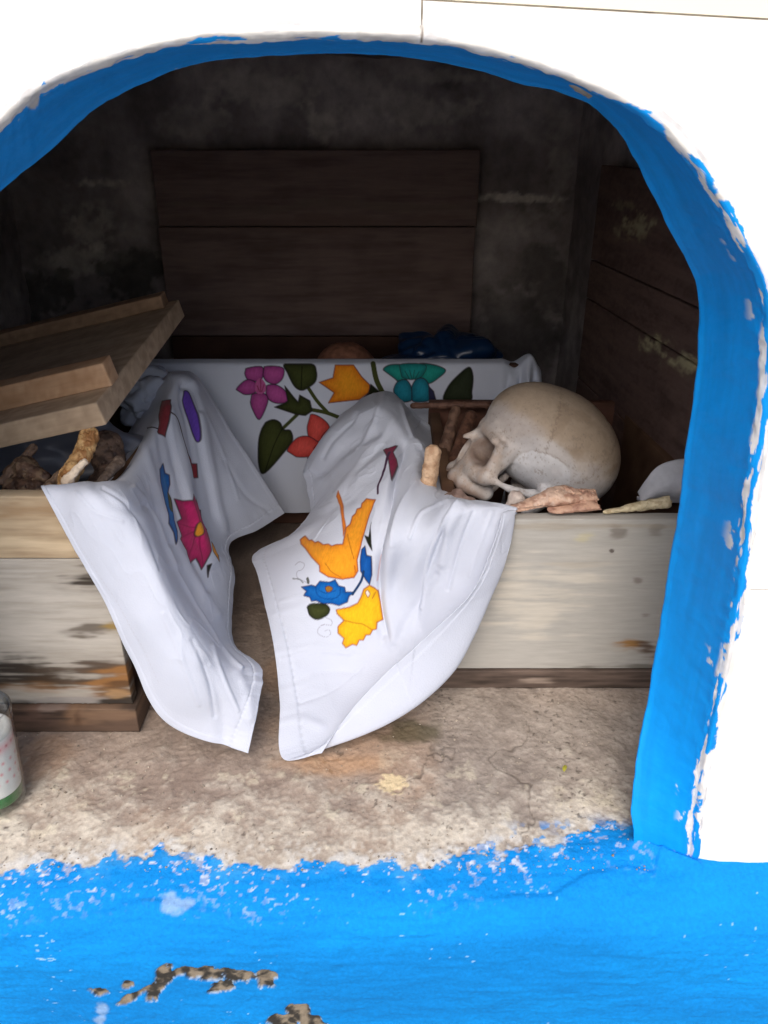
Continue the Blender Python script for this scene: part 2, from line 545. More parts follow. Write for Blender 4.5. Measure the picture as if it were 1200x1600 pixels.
def slab_from(V, F, y0, y1, name, mat, parent, bump=0):
    if not F:
        return
    used = sorted({i for f in F for i in f}); mp = {i: k for k, i in enumerate(used)}
    n = len(used)
    vs = [(V[i].x, y0, V[i].y) for i in used] + [(V[i].x, y1, V[i].y) for i in used]
    fs = []; cnt = {}
    for f in F:
        g_ = [mp[i] for i in f]
        fs.append(tuple(g_)); fs.append(tuple(i + n for i in g_[::-1]))
        for a, b in zip(g_, g_[1:] + g_[:1]):
            cnt[(a, b)] = 1
    for (a, b) in cnt:
        if (b, a) not in cnt:
            fs.append((b, a, a + n, b + n))
    me = bpy.data.meshes.new(name)
    me.from_pydata(vs, [], fs); me.update()
    return link(name, me, mat, parent, smooth=False)
for zi in range(len(zs) - 1):
    for xi in range(len(xs) - 1):
        gx = .0005
        def tilt(k):
            if k != 2: return (0, 0)
            return ((.0067, -.010) if xi == 3 else (-.010, -.02)) if xi >= 3 else (.045, .045)
        V, F = cut_rect(xs[xi] + gx, xs[xi + 1] - gx, zs[zi] + gx, zs[zi + 1] - gx, *tilt(zi), *tilt(zi + 1))
        cream = (zi == 2 and xi >= 3)
        o = slab_from(V, F, FY + rng.uniform(-.0004, .0004), FY + .012, 'tile', M_tile_c if cream else M_tile, tomb)
V, F = cut_rect(xs[0], xs[-1], zs[0], zs[-1])
slab_from(V, F, FY + .0016, FY + .075, 'tile_bed', M_grout, tomb)

# ---- ledge: niche floor, worn lip and blue front
prof = [(1.60, 0), (1.2, 0), (.9, 0), (.62, 0), (.53, -.0005), (.50, -.002), (.47, -.006), (.45, -.012), (.436, -.021), (.426, -.035),
        (.421, -.055), (.418, -.09), (.416, -.16), (.414, -.30), (.41, -.85)]
pr = np.array(prof)
d = np.r_[0, np.cumsum(np.linalg.norm(np.diff(pr, axis=0), axis=1))]
dens = np.concatenate([np.linspace(0, d[2], 40)[:-1], np.linspace(d[2], d[12], 500)[:-1], np.linspace(d[12], d[14], 40)])
fine = catmull_axis(pr, 3000)
df = np.r_[0, np.cumsum(np.linalg.norm(np.diff(fine, axis=0), axis=1))]
dens = dens / d[-1] * df[-1]
py_ = np.interp(dens, df, fine[:, 0]); pz_ = np.interp(dens, df, fine[:, 1])
py_[py_ > .62] = np.interp(dens[py_ > .62], df, fine[:, 0]); 
XX = np.concatenate([np.linspace(-1.1, -.42, 20)[:-1], np.linspace(-.42, .36, 560)[:-1], np.linspace(.36, 1.1, 20)])
LX = XX[None, :] * np.ones((len(dens), 1)); LS = dens[:, None] * np.ones((1, len(XX)))
LG = np.stack([LX, py_[:, None] * np.ones_like(LX), pz_[:, None] * np.ones_like(LX)], -1)
pn = np.stack([np.gradient(pz_), -np.gradient(py_)], 1); pn /= np.linalg.norm(pn, axis=1, keepdims=True)
if pn[5, 1] < 0: pn = -pn
U, Vv = proj(LG)
QL = np.stack([LX, LS, np.zeros_like(LX)], -1)
# edge of the paint, measured at points along the lip
bu = [-60, 0, 60, 140, 250, 330, 420, 520, 600, 660, 720, 790, 850, 900, 960, 1000, 1010, 1300]
bv = [1395, 1375, 1352, 1348, 1325, 1340, 1352, 1350, 1352, 1352, 1325, 1322, 1322, 1296, 1286, 1292, 1250, 1250]
def lip(u, v):      # pixel -> (x, s) on the ledge
    best = None
    for k in range(0, len(dens)):
        pu, pv = proj(np.array([[0, py_[k], pz_[k]]]))
        if pv[0] >= v:
            dd = py_[k] * cP - (pz_[k] - CAM_H) * sP
            return (u - 600) / FPX * dd, dens[k]
bx = []; bs = []
for a_, b_ in zip(bu, bv):
    x_, s_ = lip(a_, b_); bx.append(x_); bs.append(s_)
bound = np.interp(LX, bx, bs)
rag = (fbm(QL, 45, 5, 71, (1, 1.4, 1)) - .5) * .030 + (fbm(QL, 180, 4, 72) - .5) * .014
dd_ = LS - bound + rag
paint = sstep(-.0012, .0012, dd_)
# flecks where the paint has worn near the lip
flk = sstep(.638, .655, fbm(QL, 230, 4, 73, (1, 1.3, 1)) * .72 + .28 * fbm(QL, 24, 3, 74) + .11 * np.exp(-np.clip(dd_, 0, 1) / .007))
flk *= sstep(.05, .0, dd_) * paint
flk2 = sstep(.765, .785, fbm(QL, 330, 3, 75, (.6, 1.4, 1)) * .75 + .25 * fbm(QL, 14, 2, 76)) * paint
# bits of blue left on the cement at the right
pat = sstep(.55, .58, fbm(QL, 110, 4, 77)) * np.exp(-((U - 860) / 50) ** 2 - ((Vv - 1303) / 18) ** 2)
pat2 = sstep(.50, .53, fbm(QL, 130, 4, 78)) * np.exp(-((U - 945) / 50) ** 2 - ((Vv - 1300) / 16) ** 2)
# deep chips in the front face
def blob(cu, cv, ru, rv, rot=0):
    c_, s_ = math.cos(rot), math.sin(rot)
    a_ = (U - cu) * c_ + (Vv - cv) * s_; b_ = -(U - cu) * s_ + (Vv - cv) * c_
    return np.exp(-(a_ / ru) ** 2 - (b_ / rv) ** 2)
chip = np.zeros_like(U)
for b in [(325,1522,34,11,.05), (372,1527,26,10,.1), (415,1532,16,14,0), (345,1546,22,9,-.1), (255,1528,12,20,.5), (240,1550,12,14,.4), (208,1557,26,6,-.5), (155,1548,14,6,.2),
          (465,1580,16,13,0), (440,1598,20,14,0), (490,1598,18,10,0), (200,1538,10,6,0), (280,1520,16,6,-.3)]:
    chip = np.maximum(chip, blob(*b))
chip_m = sstep(.19, .30, chip * .8 + (fbm(QL, 120, 5, 81) - .5) * 1.15 * sstep(.05, .4, chip))
gpatch = np.maximum(blob(273, 1412, 26, 15), blob(160, 1582, 12, 18)) 
gpatch = sstep(.3, .75, gpatch + (fbm(QL, 110, 5, 82) - .5) * 1.6 * sstep(.02, .3, gpatch))
# cement colours
n1 = fbm(QL, 16, 5, 83); n2_ = fbm(QL, 70, 6, 84); n3 = fbm(QL, 260, 4, 85)
big = fbm(QL, 7, 3, 96)
cem = lerp((0.255, 0.195, 0.158), (0.42, 0.345, 0.285), sstep(.25, .75, .45 * n1 + .30 * n2_ + .25 * n3))
cem = lerp(cem, (.19, .142, .115), .45 * sstep(.5, .66, big * .7 + .3 * n2_))
cem = lerp(cem, (0.44, 0.29, 0.19), .6 * sstep(.50, .64, fbm(QL, 9, 4, 86)))
grey = sstep(550, 760, U)
cem = lerp(cem, lerp((.235, .20, .172), (.41, .36, .315), sstep(.25, .75, .35 * n1 + .35 * n2_ + .3 * n3)), .8 * grey)
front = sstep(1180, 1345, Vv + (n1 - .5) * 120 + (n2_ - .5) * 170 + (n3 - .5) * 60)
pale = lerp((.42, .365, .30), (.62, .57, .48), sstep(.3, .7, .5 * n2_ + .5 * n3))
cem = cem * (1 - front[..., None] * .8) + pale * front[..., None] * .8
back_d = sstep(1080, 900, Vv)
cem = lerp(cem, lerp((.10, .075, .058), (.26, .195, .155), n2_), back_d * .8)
fl = sstep(.60, .70, fbm(QL, 60, 5, 87) * .75 + .25 * n3) * sstep(1150, 1220, Vv)
cem = lerp(cem, (.60, .54, .41), fl * .45)
pt_ = sstep(.66, .74, fbm(QL, 260, 4, 88) * .7 + .3 * n1)
cem = lerp(cem, (.07, .055, .045), pt_ * .7)
crk = np.exp(-(np.abs(fbm(QL, 11, 5, 94) - .5) / .006) ** 2) * sstep(.5, .62, fbm(QL, 7, 2, 95))
cem = lerp(cem, (.09, .07, .055), crk * .55)
chk = np.exp(-((dd_ + .005) / .008) ** 2) * sstep(.42, .58, .5 * n2_ + .5 * n3)
cem = lerp(cem, (.56, .555, .54), chk * .75)
wl = sstep(.35, .6, np.exp(-((U - 613) / 24) ** 2 - ((Vv - 1225) / 16) ** 2) + (n3 - .5) * .9)
cem = lerp(cem, (.68, .55, .34), wl * .9)
# dark olive patch in front of the right cloth, ochre stain under it
st = np.exp(-((U - 640) / 55) ** 2 - ((Vv - 1145) / 26) ** 2)
cem = lerp(cem, (.075, .065, .03), .75 * sstep(.3, .8, st + (n2_ - .5) * .8))
oc = np.exp(-((U - 520) / 110) ** 2 - ((Vv - 1195) / 24) ** 2)
cem = lerp(cem, (.47, .27, .14), .6 * sstep(.3, .9, oc + (n2_ - .5) * .5))
lb = blue * np.array([1, .90, .90]) * 1.0
uneven = fbm(QL, 4.5, 3, 97, (.5, 1.6, 1))
bl = lerp(lb * np.array([1, .93, .95]), lb * np.array([1, 1.06, 1.05]), sstep(.35, .65, fbm(QL, 22, 4, 89, (.35, 1, 1))))
bl = lerp(bl, bl * .86, sstep(.42, .62, uneven))
bl = lerp(bl, (.10, .42, .72), .30 * sstep(.02, 0, dd_) * sstep(.4, .6, n2_))
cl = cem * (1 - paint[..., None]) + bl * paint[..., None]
for msk, c_ in ((np.clip(pat, 0, 1), bl), (np.clip(pat2 * 1.3, 0, 1), bl)):
    msk = msk * (1 - paint)
    cl = cl * (1 - msk[..., None]) + c_ * msk[..., None]
fc = lerp((.36, .36, .42), (.74, .73, .72), sstep(.45, .6, n3))
cl = cl * (1 - (flk * .7)[..., None]) + fc * (flk * .7)[..., None]
cl = cl * (1 - (flk2 * .45)[..., None]) + np.array([.5, .72, .85]) * (flk2 * .45)[..., None]
cl = cl * (1 - (gpatch * paint * .6)[..., None]) + np.array([.33, .45, .62]) * (gpatch * paint * .6)[..., None]
rimc = sstep(.1, .4, chip_m) * (1 - sstep(.6, .9, chip_m))
cc = lerp((.035, .032, .028), (.23, .19, .14), sstep(.42, .68, fbm(QL, 170, 4, 90)))
cl = cl * (1 - chip_m[..., None]) + cc * chip_m[..., None]
cl = lerp(cl, (.45, .55, .62), rimc * .5)
# relief
amp = sstep(1.5, 1.0, LG[..., 1])
hgt = (fbm(QL, 24, 3, 91) - .5) * .006 + (n2_ - .5) * .0030 + (n3 - .5) * .0016 * (1 - paint * .7)
hgt += paint * .0008 - chip_m * (.0018 + .0045 * (fbm(QL, 150, 3, 93) - .2)) - flk * .0006
hgt *= np.where(paint > .5, .75, 1)
hgt += (fbm(QL, 130, 3, 92, (.25, 1.6, 1)) - .5) * .0016 * paint
bump_line = sstep(.040, .0455, LS - bound + (fbm(QL, 12, 3, 98) - .5) * .006) * sstep(.062, .047, LS - bound)
hgt += bump_line * .0020 * paint - crk * (1 - paint) * .0012
def segd(x, y, a, b):
    a = np.array(a); b = np.array(b); ab = b - a
    t_ = np.clip(((x - a[0]) * ab[0] + (y - a[1]) * ab[1]) / (ab @ ab), 0, 1)
    return np.hypot(x - a[0] - t_ * ab[0], y - a[1] - t_ * ab[1])
jd = segd(LG[..., 0], LG[..., 1], (OU[0, 0] + .002, FY - .004), (IN[0, 0] + .002, .486))
hgt += .010 * np.exp(-jd / .0065) * (LG[..., 2] > -.05)
LG = LG + np.stack([np.zeros_like(LX), pn[:, None, 0] * np.ones_like(LX) * 1, pn[:, None, 1] * np.ones_like(LX)], -1) * hgt[..., None]
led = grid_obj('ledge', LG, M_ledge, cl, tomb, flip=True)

# ---- niche inside: back wall, side walls, ceiling (cement, stained)
BY = 1.46
def wall_grid(name, o, a, b, na, nb, colf, rel=.004, flip=False):
    s = np.linspace(0, 1, na)[None, :, None]; t = np.linspace(0, 1, nb)[:, None, None]
    Gd = np.asarray(o)[None, None] + np.asarray(a)[None, None] * s + np.asarray(b)[None, None] * t
    nrm = np.cross(a, b); nrm = nrm / np.linalg.norm(nrm)
    cols = colf(Gd)
    Gd = Gd + nrm * ((fbm(Gd, 9, 4, 101) - .5) * rel * 3 + (fbm(Gd, 70, 3, 102) - .5) * rel)[..., None]
    return grid_obj(name, Gd, M_wall, cols, tomb, flip=flip)
def wall_cols(Gd):
    n = fbm(Gd, 8, 5, 111)
    c = lerp((.21, .18, .18), (.46, .41, .405), sstep(.35, .7, n))
    return c
def back_cols(Gd):
    u, v = proj(Gd)
    c = wall_cols(Gd)
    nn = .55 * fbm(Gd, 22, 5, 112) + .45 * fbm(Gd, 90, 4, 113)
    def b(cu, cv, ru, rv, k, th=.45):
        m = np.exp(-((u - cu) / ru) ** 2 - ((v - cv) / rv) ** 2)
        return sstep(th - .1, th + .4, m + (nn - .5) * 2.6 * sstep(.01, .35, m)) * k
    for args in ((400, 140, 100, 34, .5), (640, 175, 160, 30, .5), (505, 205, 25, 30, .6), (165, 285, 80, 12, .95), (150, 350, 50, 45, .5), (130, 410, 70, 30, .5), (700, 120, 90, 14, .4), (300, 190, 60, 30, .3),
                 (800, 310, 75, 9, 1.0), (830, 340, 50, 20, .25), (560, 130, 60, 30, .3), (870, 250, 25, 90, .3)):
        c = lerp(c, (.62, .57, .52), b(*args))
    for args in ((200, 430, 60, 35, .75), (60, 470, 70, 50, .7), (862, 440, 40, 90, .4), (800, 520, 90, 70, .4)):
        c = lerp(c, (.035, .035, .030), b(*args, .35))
    return c
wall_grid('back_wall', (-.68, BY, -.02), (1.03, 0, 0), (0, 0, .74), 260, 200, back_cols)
wall_grid('side_wall', (.335, BY, -.02), (.055, -.92, 0), (0, 0, .74), 120, 100, wall_cols, flip=False)
wall_grid('side_wall', (-.66, BY, -.02), (0, -.92, 0), (0, 0, .74), 120, 100, wall_cols, flip=True)
wall_grid('ceiling', (-.68, BY + .01, .685), (1.10, 0, 0), (0, -.93, -.02), 160, 120, wall_cols)
# outer shell of the tomb, so that no daylight leaks in
def block(name, lo, hi, mat, parent):
    x0, y0, z0 = lo; x1, y1, z1 = hi
    v = [(x0,y0,z0),(x1,y0,z0),(x1,y1,z0),(x0,y1,z0),(x0,y0,z1),(x1,y0,z1),(x1,y1,z1),(x0,y1,z1)]
    f = [(0,3,2,1),(4,5,6,7),(0,1,5,4),(1,2,6,5),(2,3,7,6),(3,0,4,7)]
    me = bpy.data.meshes.new(name); me.from_pydata(v, [], f); me.update()
    return link(name, me, mat, parent, smooth=False)
block('roof_slab', (-1.03, FY + .02, 1.24), (1.07, 1.72, 1.31), M_grout, tomb)
block('side_masonry', (-1.03, FY + .08, -.02), (-.96, 1.72, 1.24), M_grout, tomb)
block('side_masonry', (1.0, FY + .08, -.02), (1.07, 1.72, 1.24), M_grout, tomb)
block('rear_masonry', (-.95, 1.60, -.02), (.99, 1.72, 1.24), M_grout, tomb)

# ================================================================== BOXES
def stain_cols(V, off, base, dark, blobs, seed=0, grain=(1.2, 8, 14)):
    """board colour with grain and shaped stains; V local, off = world centre"""
    Wd = V + np.asarray(off)
    n = fbm(Wd, 9, 5, 200 + seed, grain)
    n2 = fbm(Wd, 25, 4, 210 + seed)
    n3 = fbm(Wd, 40, 4, 220 + seed, (.6, 4, 9))
    c = lerp(dark, base, sstep(.3, .62, .45 * n + .25 * n2 + .3 * n3))
    n = .6 * n + .4 * n3
    u, v = proj(Wd)
    sizes = lambda r_: min(1.0, r_ / 20.0)
    wu = (fbm(Wd, 30, 4, 230 + seed, (.6, 2, 3)) - .5) * 110; wv = (fbm(Wd, 34, 4, 240 + seed, (.5, 1, 1.6)) - .5) * 34
    for (cu, cv, ru, rv, col, k) in blobs:
        wk = min(1.0, rv / 9.0)
        m = np.exp(-((u + wu * min(1, ru / 45.0) - cu) / ru) ** 2 - ((v + wv * wk - cv) / rv) ** 2)
        m = sstep(-.02, .92, m + ((n - .5) * 3.2 + (n2 - .5) * 1.4) * sstep(.01, .4, m))
        c = lerp(c, col, m * k)
    return c

# --- left box
LB = thing('ossuary_box', 'weathered two-plank wooden box with scorched foot on the left, under the tilted lid', 'wooden box', (-.48, .84, 0))
LX1, LY0, LT = -.262, .632, .276
blk, brn, orr, gr_ = (.022, .016, .012), (.10, .05, .022), (.27, .13, .045), (.25, .22, .19)
def board(name, size, centre, colf, parent, div=(1, 1, 1), mat=None, seed=0, bev=.0012):
    me = board_mesh(name, size, div, colf=colf, noise=.0004, seed=seed)
    o = link(name, me, mat or M_wood, parent, smooth=False)
    put(o, centre)
    add_bevel(o, bev)
    return o
cen = (-.481, LY0 + .008, (.2075 + LT - .003) / 2)
board('plank', (.438, .016, LT - .2115), cen, lambda V: stain_cols(V, cen, (.50, .39, .26), (.33, .24, .15),
      [(40, 800, 70, 10, (.30, .19, .10), .7), (160, 812, 50, 18, (.30, .17, .09), .7), (60, 850, 200, 8, (.62, .50, .34), .6)], 1), LB, (300, 1, 60), seed=1)
cen2 = (-.481, LY0 + .008, (.034 + .2072) / 2)
board('plank', (.438, .016, .2068 - .034), cen2, lambda V: stain_cols(V, cen2, (.46, .43, .385), (.34, .312, .27),
      [(150, 905, 48, 18, blk, .97), (165, 890, 40, 16, (.10, .075, .05), .9), (150, 988, 36, 9, (.12, .10, .08), .9), (185, 982, 22, 9, (.30, .20, .06), .9),
       (20, 1050, 130, 26, blk, .97), (110, 1052, 70, 20, (.045, .028, .016), .95), (150, 1045, 60, 18, (.12, .09, .07), .5), (60, 1075, 90, 8, orr, .5),
       (190, 1062, 50, 18, orr, .95), (200, 1075, 35, 10, brn, .9), (120, 1090, 90, 9, (.27, .25, .24), .8), (205, 1092, 50, 12, blk, .95), (218, 1065, 12, 34, blk, .6), (60, 1098, 90, 5, blk, .8), (190, 1080, 20, 6, (.45, .28, .14), .6)], 2), LB, (320, 1, 150), seed=2)
cen3 = (-.481, LY0 + .170, .016)
board('base_board', (.446, .35, .031), cen3, lambda V: stain_cols(V, cen3, (.11, .07, .05), (.035, .025, .02),
      [(125, 1118, 22, 12, (.24, .14, .08), .8), (125, 1120, 7, 9, (.05, .02, .01), .95), (160, 1115, 40, 14, (.20, .125, .08), .7), (60, 1120, 50, 12, (.17, .10, .075), .6),
       (80, 1110, 20, 10, (.26, .20, .17), .6)], 3), LB, (200, 4, 12), seed=3)
inw = lambda V: np.ones_like(V) * np.array([.14, .085, .055])
def inner_cols(off, c1=(.15, .085, .05), c0=(.07, .035, .022), sd=9):
    return lambda V: stain_cols(V, off, c1, c0, [], sd)
c = (LX1 - .016, LY0 + .2165, (.034 + LT) / 2 - .016); board('side_plank', (.015, .40, LT - .067), c, inner_cols(c), LB, (1, 20, 10))
c = (-.692, LY0 + .2165, (.034 + LT) / 2 - .001); board('side_plank', (.015, .40, LT - .037), c, inner_cols(c), LB, (1, 20, 10))
c = (-.483, LY0 + .4255, (.034 + LT) / 2 - .02); board('back_plank', (.430, .015, LT - .075), c, inner_cols(c), LB, (20, 1, 10))

# --- right box
RB = thing('ossuary_box', 'pale grey single-plank wooden box on the right with the skull in it', 'wooden box', (.20, .9, 0))
RX0, RX1, RY0, RT = .066, .356, .70, .217
c4 = ((RX0 + RX1) / 2, RY0 + .008, (.0275 + RT - .002) / 2)
board('plank', (RX1 - RX0, .016, RT - .0295), c4, lambda V: stain_cols(V, c4, (.415, .405, .38), (.39, .378, .352),
      [(960, 832, 14, 12, (.20, .18, .16), .8), (1028, 828, 12, 14, (.22, .20, .17), .7), (995, 905, 7, 6, (.22, .19, .17), .8), (1008, 963, 7, 6, (.24, .21, .19), .7),
       (985, 1012, 26, 8, (.33, .17, .05), .95), (1010, 1018, 22, 9, (.10, .06, .04), .9), (1000, 1045, 50, 9, (.13, .12, .10), .8), (905, 1050, 40, 8, (.15, .14, .12), .8),
       (905, 838, 14, 10, (.52, .47, .26), .5), (830, 930, 90, 60, (.62, .57, .48), .5), (850, 1052, 90, 5, (.24, .21, .18), .6), (955, 862, 3, 2.5, (.10, .08, .07), .9),
       (850, 820, 200, 5, (.34, .30, .24), .6), (890, 880, 50, 5, (.42, .38, .32), .6)], 4), RB, (260, 1, 200), seed=4)
c5 = ((RX0 + RX1) / 2, RY0 + .192, .0125)
board('base_board', (RX1 - RX0 + .006, .386, .024), c5, lambda V: stain_cols(V, c5, (.15, .11, .09), (.05, .036, .03),
      [(760, 1065, 40, 7, blk, .8), (850, 1060, 30, 6, (.36, .29, .24), .7), (960, 1072, 60, 5, blk, .7)], 5), RB, (200, 4, 12), seed=5)
c = (RX0 + .008, RY0 + .197, (.0275 + RT) / 2 - .007); board('side_plank', (.015, .36, RT - .0425), c, inner_cols(c), RB, (1, 20, 10))
c = (RX1 - .008, RY0 + .197, (.0275 + RT) / 2 - .001); board('side_plank', (.015, .36, RT - .0305), c, inner_cols(c), RB, (1, 20, 10))
c = ((RX0 + RX1) / 2, RY0 + .3855, (.0275 + RT) / 2); board('back_plank', (RX1 - RX0, .015, RT - .0275), c, inner_cols(c, (.17, .08, .055)), RB, (20, 1, 10))

# --- middle rear box (behind the flowered cloth)
MB = thing('ossuary_box', 'dark wooden box at the back of the niche, its front covered by the flowered cloth', 'wooden box', (-.06, 1.22, 0))
MX0, MX1, MY0, MT = -.325, .215, 1.112, .262
for nm, sz, cc_ in (('plank', (.54, .014, MT), ((MX0 + MX1) / 2, MY0 + .007, MT / 2 + .002)), ('back_plank', (.54, .014, .186), ((MX0 + MX1) / 2, 1.365, .095)),
                   ('side_plank', (.014, .236, .184), (MX0 + .008, 1.2385, .096)), ('side_plank', (.014, .236, .184), (MX1 - .008, 1.2385, .096)),
                   ('base_board', (.508, .236, .014), ((MX0 + MX1) / 2, 1.2385, .012))):
    board(nm, sz, cc_, inner_cols(cc_, (.10, .05, .035), (.05, .025, .018)), MB, (10, 4, 8))

# --- lid standing against the back wall
BL = thing('box_lid', 'dark brown two-plank wooden lid standing upright against the back wall', 'wooden lid', (-.117, 1.42, .0))
wx = .552; bx0 = -.117
for z0, z1 in ((.236, .4245), (.4265, .546)):
    cc_ = (bx0 + (.002 if z0 > .4 else 0), 1.425, (z0 + z1) / 2)
    o = board('plank', (wx, .016, z1 - z0), cc_, lambda V, cc_=cc_, z0=z0: stain_cols(V, cc_, (.20, .14, .128), (.125, .083, .076),
        [(500, 322, 260, 7, (.16, .12, .10), .7), (480, 350, 200, 10, (.13, .08, .065), .5)], 6 + int(z0 * 10), (1.0, 4, 9)), BL, (120, 1, 60))
cc_ = (bx0, 1.425, .118)
board('plank', (wx, .016, .232), cc_, inner_cols(cc_, (.10, .05, .035), (.05, .025, .018)), BL, (20, 1, 10))

# --- plank lid leaning on the right wall
RL = thing('box_lid', 'dark brown plank lid with yellowish glue marks standing against the right side wall', 'wooden lid', (.36, 1.0, 0))
ex = Vector((.045, -.66, 0)).normalized()
edges_z = [.002, .205, .335, .394, .53]
R_ = Matrix(((ex.x, -ex.y * -1 if False else -ex.y, 0, 0), (ex.y, ex.x, 0, 0), (0, 0, 1, 0), (0, 0, 0, 1)))
start = Vector((.332, 1.26, 0))
ln = .62
for k in range(4):
    z0, z1 = edges_z[k], edges_z[k + 1] - .0022
    cc_ = start + ex * ln / 2 + Vector((0, 0, (z0 + z1) / 2))
    def cf(V, cc_=cc_, k=k):
        Wd = np.asarray(V) @ np.array(R_.to_3x3()).T
        return stain_cols(Wd, cc_, (.17, .108, .092), (.09, .055, .048), [(995, 353, 22, 16, (.48, .43, .27), .75), (975, 325, 16, 8, (.30, .27, .17), .5), (1020, 538, 18, 12, (.56, .50, .30), .9), (1076, 566, 24, 12, (.56, .50, .30), .9)], 30 + k, (8, 1.0, 9))
    me = board_mesh('plank', (ln, .014, z1 - z0), (150, 1, 40), colf=cf, noise=.0003, seed=20 + k)
    o = link('plank', me, M_wood, RL, smooth=False)
    put(o, cc_, R_); add_bevel(o, .001)

# --- tilted lid on the left box
TL = thing('box_lid', 'raw wooden lid with two battens lying tilted across the open left box', 'wooden lid', (-.275, .72, .309))
P0 = Vector(at(166, 664, .715)); P1 = Vector(at(289, 494, 1.075))
eY = (P1 - P0); dpt = eY.length; eY.normalize()
eXn = Vector((-1, -.02, -math.tan(math.radians(13)))).normalized()       # to the left and down
eXn = (eXn - eY * eXn.dot(eY)).normalized()
eZ = eXn.cross(eY); 
if eZ.z < 0: eZ = -eZ
Rm = Matrix((( -eXn.x, eY.x, eZ.x, 0), (-eXn.y, eY.y, eZ.y, 0), (-eXn.z, eY.z, eZ.z, 0), (0, 0, 0, 1)))
def lid_part(name, x0, x1, y0, y1, z0, z1, base, dark, sd, div=(120, 60, 6)):
    # x measured leftwards from the right end
    cc_ = P0 + eXn * (x0 + x1) / 2 + eY * (y0 + y1) / 2 + eZ * (z0 + z1) / 2
    def cf(V):
        n = fbm(np.asarray(V) + sd, 10, 5, 300 + sd, (1, 10, 10)); n2 = fbm(np.asarray(V) + sd, 140, 3, 310 + sd)
        return lerp(dark, base, sstep(.3, .65, .55 * n + .45 * n2))
    me = board_mesh(name, (x1 - x0, y1 - y0, z1 - z0), div, colf=cf, noise=.0003, seed=sd)
    o = link(name, me, M_wood, TL, smooth=False); put(o, cc_, Rm); add_bevel(o, .0012)
    return o
TH = .024
lid_part('panel', 0, .44, 0, dpt, 0, TH, (.52, .39, .27), (.36, .26, .175), 1)
lid_part('batten', -.004, .42, .040, .066, TH + .0003, TH + .025, (.56, .36, .22), (.42, .24, .13), 2, (120, 4, 4))
lid_part('batten', .012, .42, dpt - .034, dpt - .008, TH + .0003, TH + .017, (.42, .27, .17), (.26, .16, .10), 3, (120, 4, 4))

# ================================================================== CLOTHS
def poly_smooth(pts, n=8):
    A = np.array(pts, float)
    A = np.concatenate([A[-2:], A, A[:2]])
    R = catmull_axis(A, (len(A) - 1) * n + 1)
    return R[2 * n:-2 * n]
def in_poly_np(u, v, P):
    r = np.zeros(u.shape, bool)
    j = len(P) - 1
    for i in range(len(P)):
        yi, yj, xi, xj = P[i, 1], P[j, 1], P[i, 0], P[j, 0]
        if yi != yj:
            r ^= ((yi > v) != (yj > v)) & (u < (xj - xi) * (v - yi) / (yj - yi) + xi)
        j = i
    return r
def seg_dist(u, v, P, closed):
    d = np.full(u.shape, 1e9)
    n = len(P)
    for i in range(n if closed else n - 1):
        a, b = P[i], P[(i + 1) % n]
        ab = b - a; L2 = max(ab @ ab, 1e-9)
        t = np.clip(((u - a[0]) * ab[0] + (v - a[1]) * ab[1]) / L2, 0, 1)
        d = np.minimum(d, np.hypot(u - a[0] - t * ab[0], v - a[1] - t * ab[1]))
    return d
class Zm:
    def __init__(s, x0, y0, k): s.x0, s.y0, s.k = x0, y0, k
    def __call__(s, pts): return [(s.x0 + a * s.k, s.y0 + b * s.k) for a, b in pts]
z3 = Zm(0, 420, 1 / 3); z4 = Zm(230, 540, 430 / 1200); z6 = Zm(400, 480, .375); z7 = Zm(0, 760, .35); zb = Zm(380, 720, 320 / 1200)
def paint_shape(cols, u, v, pts, fill, rim=None, smooth=True, ow=.85, oc=(.03, .02, .03), rimw=7, vein=None):
    P = poly_smooth(pts, 5) if smooth else np.array(pts, float)
    x0, y0 = P.min(0) - 3; x1, y1 = P.max(0) + 3
    m = (u > x0) & (u < x1) & (v > y0) & (v < y1)
    if not m.any(): return
    uu, vv = u[m], v[m]
    inn = in_poly_np(uu, vv, P)
    ds = seg_dist(uu, vv, P, True)
    c = cols[m]
    f = np.ones((len(uu), 3)) * np.array(fill)
    if rim is not None:
        f = lerp(f, rim, np.exp(-ds / rimw) * .9)
    tex = vnoise(np.stack([uu * .35, vv * .35, uu * 0], -1), 5)
    tx2 = vnoise(np.stack([uu * .9 + vv * .25, vv * .18 - uu * .05, uu * 0], -1), 8)
    f = f * (.84 + .12 * tex + .20 * tx2)[:, None]
    cov = np.clip(np.where(inn, ds, -ds) / .8 + .5, 0, 1)
    c = c * (1 - cov[:, None]) + f * cov[:, None]
    o = np.clip((ow - ds) / .8 + .5, 0, 1) * .8
    c = c * (1 - o[:, None]) + np.array(oc) * o[:, None]
    cols[m] = c
def paint_line(cols, u, v, pts, wd, col, k=1.0, smooth=True):
    P = np.array(pts, float)
    if smooth and len(P) > 2: P = catmull_axis(P, (len(P) - 1) * 6 + 1)
    x0, y0 = P.min(0) - wd - 3; x1, y1 = P.max(0) + wd + 3
    m = (u > x0) & (u < x1) & (v > y0) & (v < y1)
    if not m.any(): return
    ds = seg_dist(u[m], v[m], P, False)
    o = np.clip((wd / 2 - ds) / .8 + .5, 0, 1) * k
    cols[m] = cols[m] * (1 - o[:, None]) + np.array(col) * o[:, None]

WH = (.60, .64, .745)
GRN, GRD = (.055, .065, .018), (.012, .016, .006)
PINK, PIKD = (.52, .10, .34), (.22, .03, .16)
COR, CORD = (.74, .11, .09), (.42, .03, .03)
ORG, ORGD = (.82, .33, .02), (.60, .12, .01)

